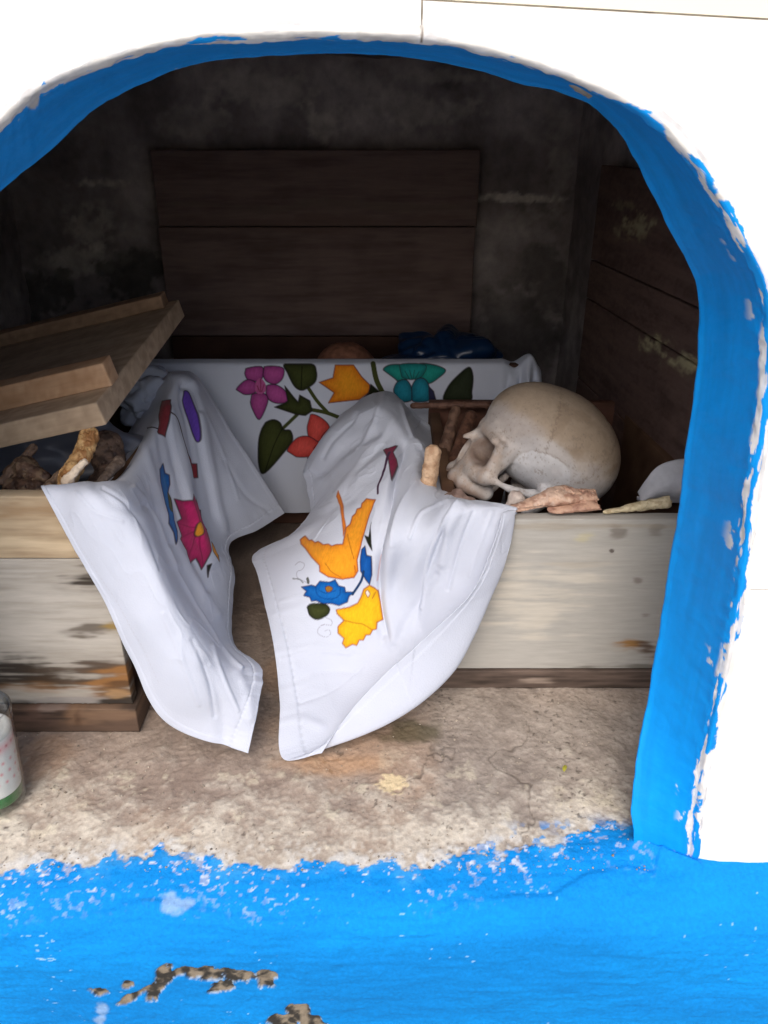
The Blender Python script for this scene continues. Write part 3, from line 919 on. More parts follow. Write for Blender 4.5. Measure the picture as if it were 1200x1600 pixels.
def sheet(name, ctrl, ncol, nrow, brushes, motifs, label, wrinkle=.0010, seed=0, grp=None, hems=()):
    """ctrl[col][row] = (u, v, Y) -> dense cloth sheet with folds and print"""
    A = np.array([[at(*p) if len(p) == 3 else np.array(p[1]) for p in colm] for colm in ctrl])
    Gd = catmull_axis(catmull_axis(A, ncol, 0), nrow, 1)
    u, v = proj(Gd)
    # normals towards the camera
    du = np.gradient(Gd, axis=0); dv = np.gradient(Gd, axis=1)
    N = np.cross(du, dv); N /= np.maximum(np.linalg.norm(N, axis=-1, keepdims=True), 1e-9)
    flip = np.sign(np.sum(N * (np.array([0, 0, CAM_H]) - Gd), -1, keepdims=True)); flip[flip == 0] = 1
    N2 = N * np.sign(np.median(flip))
    dsp = np.zeros(u.shape)
    for br in brushes:
        pts, wd, amp = br[:3]
        if len(br) == 4:          # a lapped fold: a step across the line, fading out sideways
            P = catmull_axis(np.array(pts, float), (len(pts) - 1) * 4 + 1)
            best = np.full(u.shape, 1e9); sg = np.zeros(u.shape)
            for i in range(len(P) - 1):
                a, b = P[i], P[i + 1]; ab = b - a
                t_ = np.clip(((u - a[0]) * ab[0] + (v - a[1]) * ab[1]) / (ab @ ab), 0, 1)
                ex_, ey_ = u - a[0] - t_ * ab[0], v - a[1] - t_ * ab[1]
                d_ = np.hypot(ex_, ey_); m_ = d_ < best
                best = np.where(m_, d_, best); sg = np.where(m_, ab[0] * ey_ - ab[1] * ex_, sg)
            endf = sstep(0, 45, np.hypot(u - P[0, 0], v - P[0, 1])) * sstep(0, 45, np.hypot(u - P[-1, 0], v - P[-1, 1]))
            sd = best * np.sign(sg)
            dsp += amp * np.where(sd > 0, 1, 0) * 0 + amp * sstep(-wd, wd, sd) * np.exp(-np.clip(sd, 0, 1e3) / br[3]) * endf
            continue
        P = catmull_axis(np.array(pts, float), (len(pts) - 1) * 6 + 1)
        ds = seg_dist(u, v, P, False)
        dsp += amp * np.exp(-(ds / wd) ** 2)
    W = np.stack(np.meshgrid(np.linspace(0, ncol / 60, ncol), np.linspace(0, nrow / 60, nrow), indexing='ij') + [np.zeros(u.shape)], -1)
    dsp += (fbm(W, .8, 3, 400 + seed) - .5) * wrinkle * 4
    dsp += np.abs(fbm(W + 5, 1.1, 2, 420 + seed, (1, .35, 1)) - .5) * wrinkle * 5
    dsp += (1 - np.abs(fbm(W + 11, 2.6, 2, 460 + seed, (.8, .5, 1)) - .5) * 8).clip(0, 1) ** 2 * .0007 * sstep(.4, .6, fbm(W, .6, 2, 470 + seed))
    dsp -= np.abs(fbm(W + 9, .7, 2, 430 + seed, (.5, 1.2, 1)) - .5) * wrinkle * 4
    nr_ = np.linspace(0, 1, nrow)[None, :] * np.ones((ncol, 1)); nc_ = np.linspace(0, 1, ncol)[:, None] * np.ones((1, nrow))
    he = np.maximum(np.maximum(sstep(.962, .966, nr_), sstep(.018, .014, nc_)), sstep(.982, .986, nc_))
    hl = np.exp(-((nr_ - .962) / .004) ** 2)
    pk_ = (fbm(np.stack([nc_ * 60, nr_ * 2, nr_ * 0], -1), 1, 2, 440 + seed) - .5) * .0012 * sstep(.9, .97, nr_)
    dsp += he * .0005 - hl * .0005 + pk_
    Gd = Gd + N2 * dsp[..., None]
    Gd[..., 2] = np.maximum(Gd[..., 2], .0035)
    cols = np.ones(Gd.shape) * np.array(WH)
    cols *= (1 - .10 * hl * (.5 + .5 * np.sign(np.sin(nc_ * ncol * .9))))[..., None]
    cols *= (.965 + .05 * fbm(W, 3, 3, 450 + seed))[..., None]
    motifs(cols, u, v)
    for pts in hems:
        for k in range(int(1e3)):
            break
        P = np.array(pts, float)
        L = np.r_[0, np.cumsum(np.linalg.norm(np.diff(P, axis=0), axis=1))]
        for s0 in np.arange(0, L[-1] - 4, 7.0):
            q = [[np.interp(s_, L, P[:, 0]), np.interp(s_, L, P[:, 1])] for s_ in (s0, s0 + 3.2)]
            paint_line(cols, u, v, q, 1.0, (.5, .5, .56), .45, False)
    o = grid_obj(name, Gd, M_cloth, cols, None, solid=.0009)
    tag(o, label, 'cloth', grp)
    return o

# ---- left cloth
left_ctrl = [
 # inside box,      ridge,            ...                                                   hem
 [(215,640,1.04),(252,592,1.045),(300,583,1.04),(335,630,1.03),(365,680,1.02),(405,740,1.01),(445,802,1.005)],
 [(205,665,.99),(243,600,1.00),(283,592,.985),(312,640,.97),(340,710,.96),(372,775,.95),(402,828,.955)],
 [(190,690,.93),(240,640,.94),(266,625,.925),(290,690,.90),(315,760,.885),(338,815,.885),(357,850,.895)],
 [(170,715,.86),(215,690,.87),(248,668,.86),(272,730,.83),(305,800,.815),(335,860,.81),(364,900,.83)],
 [(150,740,.80),(190,728,.80),(225,715,.785),(255,790,.75),(292,860,.735),(328,920,.74),(361,958,.765)],
 [(130,765,.74),(165,758,.73),(205,752,.71),(245,835,.675),(290,925,.665),(335,985,.675),(369,1010,.70)],
 [(110,770,.69),(136,754,.670),(188,770,.632),(238,870,.61),(285,960,.60),(345,1035,.61),(408,1046,.645)],
 [(95,776,.665),(108,757,.645),(136,788,.610),(195,900,.600),(250,1000,.588),(320,1080,.585),(402,1105,.605)],
 [(75,778,.660),(65,762,.630),(103,835,.612),(155,925,.606),(205,1030,.598),(262,1130,.588),(388,1176,.582)],
]
def left_motifs(c, u, v):
    S = lambda p, *a, **k: paint_shape(c, u, v, p, *a, **k)
    S(z3([(870,570),(890,580),(925,690),(942,800),(925,795),(895,700),(868,610)]), (.13,.06,.40))
    S(z3([(760,620),(800,615),(795,640),(785,700),(782,785),(735,755),(745,690)]), (.22,.035,.045), smooth=False)
    paint_line(c, u, v, z3([(690,745),(740,740)]), 2.0, (.03,.02,.04))
    paint_line(c, u, v, z3([(790,685),(825,710),(845,790),(870,870)]), 2.2, (.06,.03,.04))
    S(z3([(865,865),(900,905),(938,910),(945,975),(905,975),(890,930)]), (.28,.03,.04), smooth=False)
    S(z4([(80,510),(90,550),(105,560),(110,600),(100,650),(120,690),(115,760),(130,810),(118,870),(105,820),(85,780),(80,740),(65,690),(50,600),(52,540)]), (.02,.24,.62), rim=(.01,.07,.32), smooth=False)
    S(z4([(88,645),(105,640),(118,665),(120,705),(108,725),(92,705)]), (.12,.12,.03))
    S(z7([(790,50),(845,70),(850,40),(868,75),(872,50),(890,90),(915,100),(920,160),(940,185),(930,240),(928,290),(915,330),(903,370),(880,320),(848,348),(845,280),(805,235),(822,215),(798,155),(820,140)]), (.58,.03,.16), rim=(.28,.01,.07), smooth=False)
    for q in ([(880,190),(850,70)], [(880,190),(915,110)], [(880,190),(935,235)], [(880,200),(905,360)], [(880,200),(848,340)], [(878,195),(810,230)], [(878,190),(800,155)]):
        paint_line(c, u, v, z7(q), 1.3, (.22,.01,.06), .7)
    S(z7([(868,175),(880,165),(892,185),(892,215),(880,225),(870,210)]), (.72,.30,.03))
    S(z7([(945,245),(965,275),(968,340),(945,305),(938,290)]), ORG)
    S(z7([(918,355),(930,350),(930,405)]), GRD, smooth=False)
left_br = [([(205,765),(232,800),(262,870),(300,940),(345,1010),(375,1045)], 3.5, .0026), ([(160,762),(200,790),(225,830),(250,890)], 3, -.0012), ([(120,770),(150,800),(190,815)], 3, .0008),
            ([(330,1010),(350,1060),(372,1110)], 3, .0014), ([(300,1000),(325,1060),(335,1120)], 4, -.0012), ([(255,960),(285,1030),(310,1100)], 4, .0008),
            ([(318,640),(345,700),(370,780)], 3, .0008), ([(350,720),(380,770),(420,800)], 4, -.0010),
            ([(255,640),(275,720),(296,800),(322,880)], 4, -.005, 14), ([(296,600),(312,680),(328,760),(345,840)], 4, -.005, 16), ([(275,610),(295,690),(310,770)], 3, .003, 12),
            ([(262,640),(285,720),(300,800),(330,880)], 8, .0045), ([(285,610),(302,700),(318,790),(345,860)], 7, -.0040),
           ([(300,600),(320,680),(335,760),(350,830)], 7, .0030), ([(245,660),(262,740),(290,840),(325,920)], 7, -.0035),
           ([(225,700),(250,790),(290,880),(340,960)], 7, .0025), ([(210,760),(235,815),(270,880)], 9, .003),
           ([(225,790),(250,815),(262,850)], 7, -.003), ([(150,760),(180,790),(215,800)], 8, -.0015), ([(325,1040),(345,1100),(350,1160)], 12, -.003),
           ([(370,1050),(385,1080),(390,1120)], 8, .002), ([(265,590),(290,590),(305,605)], 7, .003), ([(285,600),(300,610),(312,640)], 5, -.005)]
sheet('draped_cloth', left_ctrl, 520, 460, left_br, left_motifs, 'white cloth with magenta and blue printed flowers spilling over the corner of the left box', seed=1,
      hems=[[(88,790),(130,860),(175,930),(222,1010),(250,1070)]])

# ---- right cloth
right_ctrl = [
 [(668,668,1.05),(640,640,1.075),(612,616,1.07),(590,614,1.06),(568,624,1.055),(550,636,1.05),(532,650,1.05)],
 [(690,715,.99),(655,668,1.00),(622,632,.99),(590,632,.970),(545,652,.972),(508,682,.985),(478,724,1.00)],
 [(700,745,.94),(664,690,.95),(634,660,.935),(598,662,.915),(556,690,.920),(516,722,.935),(481,762,.965)],
 [(706,768,.90),(676,715,.90),(646,690,.890),(604,705,.865),(558,735,.865),(516,768,.885),(484,803,.935)],
 [(709,780,.87),(682,732,.87),(652,712,.860),(608,735,.820),(560,765,.815),(512,800,.835),(446,842,.885)],
 [(712,790,.84),(690,750,.845),(658,740,.825),(614,768,.775),(560,805,.765),(478,838,.80),(396,867,.85)],
 [(716,800,.79),(697,772,.785),(672,775,.755),(625,830,.712),(568,872,.725),(480,895,.735),(404,904,.79)],
 [(735,800,.74),(725,782,.728),(700,800,.698),(655,870,.705),(605,930,.720),(515,980,.705),(427,1005,.69)],
 [(772,800,.73),(768,785,.712),(748,812,.690),(705,900,.694),(645,985,.695),(550,1060,.672),(437,1098,.640)],
 [(806,812,.725),(806,797,.703),(795,860,.685),(765,930,.672),(712,1045,.645),(600,1135,.608),(441,1184,.586)],
 [(790,815,.722),(786,800,.692),(768,862,.668),(733,930,.652),(655,1005,.636),(562,1095,.612),(503,1177,.583)],
]
def right_motifs(c, u, v):
    # the print lies on the sheet, not on the turned-over edge
    turned = np.zeros(u.shape, bool); turned[int(u.shape[0] * 9 / 10):] = True
    keep = c.copy()
    S = lambda p, *a, **k: paint_shape(c, u, v, p, *a, **k)
    bod = [(335,465),(360,437),(385,465),(400,462),(420,478),(440,472),(470,492),(500,488),(520,500),(545,490),(583,488),(600,390),(625,370),(640,325),(660,310),(670,285),(695,278),(700,255),(730,232),(785,240),(750,320),(720,420),(690,520),(672,580),(675,640),(650,680),(580,692),(500,680),(450,650),(448,615),(400,565),(365,515),(340,490)]
    S(zb(bod), ORG, rim=ORGD, smooth=False, oc=(.25,.06,.02), rimw=3.2)
    S(zb([(568,225),(585,195),(592,330),(600,380),(585,440),(578,330)]), ORG, rim=ORGD, smooth=False, ow=.6, oc=(.4,.1,.02))
    paint_line(c, u, v, zb([(610,430),(628,500),(652,575)]), 1.5, (.35,.10,.01), .8)
    paint_line(c, u, v, zb([(485,605),(520,650),(575,682)]), 1.5, (.35,.10,.01), .8)
    paint_line(c, u, v, zb([(655,615),(660,650)]), 2.5, (.45,.10,.01), .7)
    S(zb([(340,740),(400,728),(425,735),(450,705),(505,710),(540,695),(560,730),(595,738),(600,765),(650,765),(620,790),(610,825),(560,845),(520,835),(465,835),(430,820),(400,822),(390,800),(355,790),(370,765)]), (.01,.15,.50), rim=(.0,.06,.28), smooth=False, oc=(.01,.02,.08))
    for q in ([(425,740),(440,790),(500,810),(560,790),(570,740)], [(450,760),(490,775),(540,760)]):
        paint_line(c, u, v, zb(q), 1.5, (.0,.04,.2), .7)
    S(zb([(480,745),(500,732),(525,745),(510,765),(488,765)]), (.30,.13,.02), ow=.6)
    S(zb([(690,590),(700,520),(725,500),(735,550),(760,555),(755,660),(740,715),(720,690),(690,640)]), (.01,.12,.46), rim=(.0,.05,.25), smooth=False)
    paint_line(c, u, v, zb([(708,640),(690,700),(640,778)]), 3.8, (.01,.04,.12))
    S(zb([(375,860),(400,838),(450,835),(490,842),(508,870),(490,905),(430,930),(385,900)]), GRN, rim=GRD, oc=(.005,.006,.004))
    S(zb([(545,870),(620,855),(670,830),(690,790),(705,745),(740,718),(770,740),(790,760),(805,840),(818,930),(785,945),(782,985),(760,990),(745,1018),(720,1020),(705,1050),(680,1050),(665,1082),(640,1075),(600,1095),(580,1070),(590,1040),(555,1010),(555,970),(590,935),(550,895)]), (.80,.47,.015), rim=(.66,.25,.01), smooth=False, oc=(.32,.07,.02), rimw=3.2)
    paint_line(c, u, v, zb([(595,935),(660,950),(700,955),(760,990)]), 1.8, (.40,.13,.01), .8)
    S(zb([(715,765),(728,748),(742,770),(728,792)]), (.75,.70,.62), ow=.8, oc=(.35,.1,.02))
    paint_line(c, u, v, zb([(775,765),(755,800)]), 2, (.5,.15,.02), .8)
    S(z4([(1035,465),(1090,443),(1075,480),(1092,522),(1065,592),(1058,520)]), (.22,.02,.06), smooth=False)
    paint_line(c, u, v, z4([(1062,480),(1040,560),(1015,620),(1012,655)]), 3.2, (.06,.02,.06))
    S(zb([(765,370),(760,400),(765,525),(720,440),(748,450)]), GRD, smooth=False, ow=.5)
    paint_line(c, u, v, zb([(800,560),(785,700)]), 2.5, (.55,.30,.30), .6)
    gy = (.28,.28,.36)
    paint_line(c, u, v, zb([(305,610),(330,592),(358,605),(345,635),(315,650),(318,685),(375,715)]), 1.0, gy, .8)
    paint_line(c, u, v, zb([(290,690),(330,695),(350,715)]), 1.8, (.08,.09,.08), .8)
    S(zb([(370,690),(382,683),(388,715),(375,718)]), (.10,.11,.10), ow=.3)
    paint_line(c, u, v, zb([(480,915),(518,935),(515,962),(470,960),(440,985),(442,1015),(480,1032),(512,1015),(505,992),(480,998)]), 1.0, gy, .8)
    c[turned] = keep[turned]
right_br = [([(715,790),(690,825),(668,880),(655,950)], 3, .0022), ([(740,800),(720,850),(700,920)], 3.5, -.0016), ([(700,785),(660,800),(640,840)], 3, .0016), ([(770,800),(750,850),(735,900)], 3, .0008),
            ([(600,620),(588,660),(560,700)], 3.5, .0022), ([(625,630),(640,680),(672,730)], 3, .0020), ([(560,650),(530,680),(505,715)], 3.5, -.0018), ([(650,760),(625,800),(615,850)], 3, .0016),
            ([(440,1030),(490,1018),(545,1022)], 3, .0008), ([(438,940),(490,925),(540,920)], 3, .0007), ([(470,1100),(520,1080),(570,1040)], 3, -.0008), ([(620,1010),(640,960),(680,900)], 6, -.0025),
            ([(640,690),(616,740),(604,800),(590,870),(596,960),(615,1020)], 4, .008, 22), ([(625,640),(600,690),(560,740),(520,800)], 6, .005, 25),
            ([(700,800),(690,850),(660,920),(650,990)], 5, -.004, 25), ([(478,800),(520,790),(560,770)], 3, .002, 15),
            ([(632,700),(612,770),(592,850),(590,930),(600,990)], 8, -.0060), ([(655,700),(640,770),(612,850),(606,930),(618,1000)], 11, .0060),
            ([(700,790),(660,860),(628,930),(622,1010)], 14, .0035), ([(690,840),(662,920),(655,980)], 13, -.003),
            ([(640,700),(600,650),(560,650)], 10, .004), ([(600,720),(560,750),(520,790)], 11, .004), ([(590,680),(545,700),(500,740)], 9, -.0045),
            ([(480,835),(520,800),(550,780)], 8, -.0025), ([(430,960),(480,945),(530,945)], 6, .0010), ([(435,1020),(500,1010),(560,1015)], 6, .0012),
            ([(440,1070),(500,1050),(560,1050)], 7, -.0012), ([(660,650),(690,720),(700,770)], 7, .003), ([(640,650),(672,710),(690,760)], 6, -.004),
            ([(442,1130),(470,1125),(500,1135)], 8, .0015), ([(720,790),(700,830),(690,880)], 8, .003)]
sheet('draped_cloth', right_ctrl, 560, 460, right_br, right_motifs, 'white cloth printed with two orange birds hanging over the corner of the right box', seed=2,
      hems=[[(796,812),(780,850),(755,905)]])

# ---- rear cloth on the middle box: over the top edge and down the front
def rear_cloth():
    nx, nt_ = 620, 330
    xs_ = np.linspace(-.345, .232, nx)[:, None] * np.ones((1, nt_))
    t = np.linspace(0, 1, nt_)[None, :] * np.ones((nx, 1))
    # profile: 5 cm down inside, over the rim, 24 cm down in front
    ctl_ = np.array([(1.150, .205), (1.146, .245), (1.132, .2665), (1.112, .2680), (1.1035, .262), (1.101, .24), (1.099, .15), (1.094, .08), (1.088, .035)])
    fp = catmull_axis(ctl_, 900)
    dl = np.r_[0, np.cumsum(np.linalg.norm(np.diff(fp, axis=0), axis=1))]; dl /= dl[-1]
    Y = np.interp(t, dl, fp[:, 0]); Z = np.interp(t, dl, fp[:, 1])
    W = np.stack([xs_ * 12, t * .6, 0 * t], -1)
    hang = sstep(.3, 1, t)
    Y = Y - hang * np.abs(fbm(W, 1, 3, 501) - .5) * .028 - (fbm(W, 3, 3, 502) - .5) * .003
    # bunched right end
    bun = sstep(.165, .20, xs_)
    Z = Z + bun * .010 * np.sin((xs_ - .15) * 120) * sstep(.1, .3, t) - .01 * sstep(.215, .232, xs_)
    Y = Y - bun * (.012 + .008 * np.sin(xs_ * 330 + t * 4)) * sstep(.28, .4, t) + bun * .004
    Gd = np.stack([xs_, Y, Z], -1)
    u, v = proj(Gd)
    cols = np.ones(Gd.shape) * np.array(WH)
    c = cols
    S = lambda p, *a, **k: paint_shape(c, u, v, p, *a, **k)
    for q in ([(430,100),(500,92),(505,135),(480,155),(440,150),(425,120)], [(510,92),(590,96),(592,140),(560,168),(520,155),(505,125)],
              [(520,175),(560,170),(600,195),(622,240),(570,252),(530,235),(518,205)], [(455,215),(490,205),(520,215),(525,250),(490,322),(460,280),(450,245)],
              [(388,192),(430,150),(470,158),(480,190),(460,210),(420,212)]):
        S(z4(q), PINK, rim=PIKD)
    S(z4([(470,170),(490,140),(515,165),(515,200),(490,212),(470,195)]), (.50,.11,.30), ow=0)
    for q in ([(490,200),(480,175)], [(495,200),(495,145)], [(500,200),(510,170)]):
        paint_line(c, u, v, z4(q), 1.3, (.25,.03,.08))
    paint_line(c, u, v, z4([(700,180),(740,240),(790,295)]), 5.5, GRN); 
    paint_line(c, u, v, z4([(710,278),(780,292),(850,318)]), 6, GRN)
    paint_line(c, u, v, z4([(655,300),(592,360)]), 5.5, GRN)
    S(z4([(600,80),(612,120),(640,175),(670,195),(700,185),(735,155),(738,110),(715,80)]), GRN, rim=GRD)
    paint_line(c, u, v, z4([(675,90),(672,190)]), 1.5, GRD)
    S(z4([(820,85),(900,85),(935,135),(970,170),(972,200),(925,235),(790,250),(815,205),(750,160),(810,140)]), ORG, rim=ORGD, smooth=False, oc=(.15,.03,.01))
    S(z4([(600,175),(640,225),(658,245),(665,215),(710,240),(720,285),(690,305),(650,300),(555,268),(600,250),(612,240)]), GRN, rim=GRD, smooth=False)
    S(z4([(515,335),(550,322),(580,335),(595,365),(625,370),(635,410),(610,450),(515,555),(487,525),(485,420),(500,360)]), GRN, rim=GRD)
    paint_line(c, u, v, z4([(590,360),(555,430),(515,545)]), 1.6, GRD)
    S(z4([(712,300),(760,315),(795,355),(770,395),(735,425),(705,400),(698,350)]), COR, rim=CORD)
    S(z4([(610,460),(650,405),(700,395),(745,420),(770,450),(735,480),(650,485)]), COR, rim=CORD)
    S(z4([(760,400),(790,365),(835,345),(815,400),(780,430)]), (.60,.04,.07), rim=CORD)
    S(z4([(700,490),(745,470),(775,480),(740,515),(705,505)]), COR, rim=CORD)
    S(z4([(725,450),(745,430),(775,425),(765,450),(740,475)]), (.35,.02,.03), ow=.4)
    paint_line(c, u, v, z4([(985,80),(1000,150),(1030,212)]), 8, GRN)
    S(z4([(935,238),(965,205),(975,168),(1012,200),(975,235)]), GRD, smooth=False)
    S(z6([(530,262),(560,240),(620,245),(640,290),(600,312),(575,295)]), (.02,.34,.28), rim=(.01,.10,.10))
    S(z6([(675,240),(740,240),(790,262),(760,295),(720,318),(685,300)]), (.02,.34,.28), rim=(.01,.10,.10))
    S(z6([(573,345),(590,310),(625,302),(648,335),(650,385),(610,395),(580,385)]), (.02,.28,.38), rim=(.01,.08,.12))
    S(z6([(648,335),(670,298),(705,300),(724,340),(722,385),(690,395),(650,388)]), (.02,.28,.38), rim=(.01,.08,.12))
    S(z6([(596,240),(704,240),(694,285),(650,302),(606,288)]), (.02, .33, .32), rim=(.01,.10,.10), ow=.5)
    for q in ([(640,300),(620,265)], [(650,300),(640,262)], [(655,300),(660,262)], [(662,300),(680,268)]):
        paint_line(c, u, v, z6(q), 1.0, (.02,.05,.04))
    S(z6([(720,330),(740,350),(750,388),(722,388)]), (.03,.03,.07), smooth=False)
    S(z6([(785,390),(800,330),(850,275),(890,250),(905,290),(900,350),(890,390)]), (.035,.045,.025), rim=GRD)
    o = grid_obj('draped_cloth', Gd, M_cloth, cols, None, flip=False, solid=.0009)
    tag(o, 'white cloth with pink, coral, orange and teal flowers along the back between the two boxes', 'cloth')
rear_cloth()

# ================================================================== SKULL
def build_skull(h=0.14):
    P = sdf_grid((-9.8, -8.0, -6.2), (11.2, 8.0, 13.0), h)
    A = P.copy(); A[..., 1] = np.abs(A[..., 1])
    f = ell(P, (0.2, 0, 5.6), (8.7, 6.8, 6.6))
    f = smin(f, ell(P, (-3.4, 0, 4.6), (5.9, 6.3, 5.6)), 1.5)
    f = smin(f, ell(P, (3.9, 0, 6.0), (5.0, 5.4, 5.0)), 1.2)
    f = smin(f, ell(P, (-4.2, 0, 1.0), (4.2, 5.0, 3.2)), 1.5)         # nape
    # cranial base cut
    f = smax(f, -(P[..., 2] + 1.6 + 0.18 * P[..., 0]), 1.2)
    # temples pinch
    f = smax(f, -ell(A, (5.4, 7.6, 3.6), (2.9, 2.3, 3.2)), .9)
    # brows
    f = smin(f, cap(A, (8.5, .7, 3.2), (7.6, 4.4, 3.3), .65, .55), .9)
    # face block
    fc = ell(A, (6.9, 0.0, -1.0), (2.6, 3.5, 4.2))
    fc = smin(fc, cap(A, (7.2, 1.6, -3.2), (8.7, 1.2, -3.9), 1.35, 1.05), .8)
    fc = smin(fc, cap(A, (4.8, 3.0, -3.5), (7.6, 2.5, -3.8), 1.10, 1.15), .7)
    fc = smin(fc, cap(A, (8.3, .0, 2.8), (9.9, 0, .9), .6, .40), .5)   # nasal bones
    f = smin(f, fc, .9)
    # cheekbones, lateral orbital rim, arch
    ck = cap(A, (7.3, 2.6, -1.7), (6.2, 4.7, -1.1), 1.35, 1.35)
    ck = smin(ck, cap(A, (6.6, 5.0, 3.0), (6.1, 5.2, -.6), .72, .95), .5)
    ar = cap(A, (6.0, 5.4, -.9), (3.4, 6.5, -.6), .62, .42)
    ar = smin(ar, cap(A, (3.4, 6.5, -.6), (.4, 6.6, .1), .42, .5), .3)
    ar = smin(ar, cap(A, (.6, 6.5, .1), (-.8, 6.0, .4), .42, .3), .9)
    f = smin(f, smin(ck, ar, .5), .45)
    f = smin(f, cap(A, (5.4, 4.4, 3.0), (5.5, 4.5, .2), 1.1, .95), .7)     # side wall of the socket
    # mastoids, condyles
    f = smin(f, cap(A, (-1.2, 5.5, .3), (-.5, 5.2, -2.6), 1.3, .75), .7)
    f = smin(f, cap(A, (-1.0, 1.3, -1.6), (.4, 1.2, -2.3), .7), .5)
    f = smin(f, cap(A, (3.2, 1.3, -1.0), (3.8, 1.6, -3.4), .5, .4), .4)  # pterygoids
    # holes
    f = smax(f, -ell(A, (8.2, 3.15, 1.3), (2.3, 1.6, 1.5)), .22)
    f = smax(f, -ell(A, (6.1, 2.5, 1.2), (1.9, 1.0, 1.0)), .3)
    f = smax(f, -ell(A, (9.3, 0.35, -.75), (1.9, .95, 1.65)), .2)
    f = smax(f, -ell(A, (4.1, 5.05, -1.9), (1.6, 1.1, 1.8)), .35)      # behind the cheekbone
    f = smax(f, -ell(A, (3.9, 5.3, -.5), (1.35, .9, 1.7)), .5)
    f = smax(f, -ell(A, (6.2, 0, -5.0), (2.4, 1.9, 1.5)), .3)         # palate
    f = smax(f, -ell(A, (.3, 7.4, -.9), (.55, 1.2, .55)), .15)         # ear hole
    f = smax(f, -ell(P, (-2.5, 0, -2.2), (1.7, 1.5, 1.2)), .2)
    # empty tooth sockets
    for k in range(8):
        a_ = k / 7.0
        cx = 9.1 - 4.2 * a_ ** 1.35; cy = .35 + 2.55 * math.sin(a_ * 1.45)
        f = smax(f, -ell(A, (cx + .35, cy + .35, -4.9), (.24, .24, .85)), .10)
    f = f + (fbm(P, .8, 3, 601) - .5) * .10 + (fbm(P, 3.0, 2, 602) - .5) * .045
    V, F = surface_nets(f, P[0, 0, 0], h)
    # colour, in skull coordinates
    x, y, z = V.T; ay = np.abs(y)
    n = fbm(V, .45, 4, 611); n2 = fbm(V, 1.8, 4, 612); n3 = fbm(V, 6, 3, 613)
    c = lerp((.50, .45, .42), (.62, .57, .53), sstep(.35, .65, n))
    top = sstep(5.6, 8.2, z + (n - .5) * 3.0)
    c = lerp(c, (.43, .335, .235), top * .85)
    c = lerp(c, (.30, .22, .15), .45 * sstep(.55, .7, n) * top)
    tmp = sstep(1.15, .85, np.sqrt(((x - 1.6) / 4.6) ** 2 + ((z - 3.4) / 3.4) ** 2) + (n2 - .5) * .25) * (ay > 3)
    c = lerp(c, (.62, .60, .60), tmp * .75)
    sq = sstep(1.03, .97, np.sqrt(((x - .9) / 3.6) ** 2 + ((z - 2.6) / 2.8) ** 2) + (n2 - .5) * .14) * (ay > 3)
    c = lerp(c, (.78, .79, .82), sq * .92)
    rim = np.exp(-((np.sqrt(((x - .9) / 3.6) ** 2 + ((z - 2.6) / 2.8) ** 2) + (n2 - .5) * .14 - 1.02) / .035) ** 2) * (ay > 3) * sstep(-1, 1, x + 1)
    c = lerp(c, (.36, .30, .26), rim * .7)
    pk = sstep(.5, .7, fbm(V, .6, 3, 614)) * sstep(6.5, 4, z) * sstep(2, -3, x)
    c = lerp(c, (.50, .36, .31), pk * .5)
    face = sstep(4.5, 7, x) * sstep(4.4, 3.0, z)
    c = lerp(c, (.50, .38, .30), face * .55 * sstep(.35, .6, n2))
    orb = sstep(1.35, .95, np.sqrt(((x - 7.4) / 2.5) ** 2 + ((ay - 3.2) / 1.9) ** 2 + ((z - 1.1) / 1.7) ** 2))
    c = lerp(c, (.15, .09, .065), orb * .75)  # shade inside the eye sockets, painted into the bone colour
    alv = sstep(-3.4, -4.2, z) * sstep(4, 5, x)
    c = lerp(c, (.34, .22, .17), alv * .6)
    low = sstep(6.0, 3.0, z + (n2 - .5) * 2) * sstep(5.5, 3.5, x) * (ay > 2.5)
    c = lerp(c, (.64, .65, .68), low * .75)
    for sx_, tilt_ in ((2.6, .12), (-5.2, -.35)):
        q_ = x - sx_ - tilt_ * (z - 8) + (fbm(V, 3.5, 3, 617) - .5) * 1.1
        c = lerp(c, (.22, .17, .13), np.exp(-(q_ / .09) ** 2) * .55 * sstep(4.0, 5.5, z))
    c = lerp(c, (.30, .24, .19), .5 * sstep(.56, .70, fbm(V, 1.1, 4, 618)) * sstep(.5, .6, n3))
    spt = sstep(.70, .74, n3)
    c = lerp(c, (.30, .24, .20), spt * .5)
    c = c * np.array([.80, .79, .79])
    me = mesh_np('skull', V * .01, F, c)
    return link('skull', me, M_bone)
skull = build_skull()
tag(skull, 'pale brown human skull lying on its jaw edge in the right box, facing left', 'skull')
SK = .93
skull.scale = (SK, SK, SK)
# local x = face direction. face to the left (-X), slightly to the viewer, tilted forward
skull.rotation_mode = 'XYZ'
Rz = Matrix.Rotation(math.radians(180 - 3), 4, 'Z')
Ry = Matrix.Rotation(math.radians(-28), 4, 'Y')
Rx = Matrix.Rotation(math.radians(3), 4, 'X')
skull.matrix_basis = Matrix.Translation(Vector(at(826, 747, .845))) @ Rz @ Ry @ Rx @ Matrix.Scale(SK, 4)

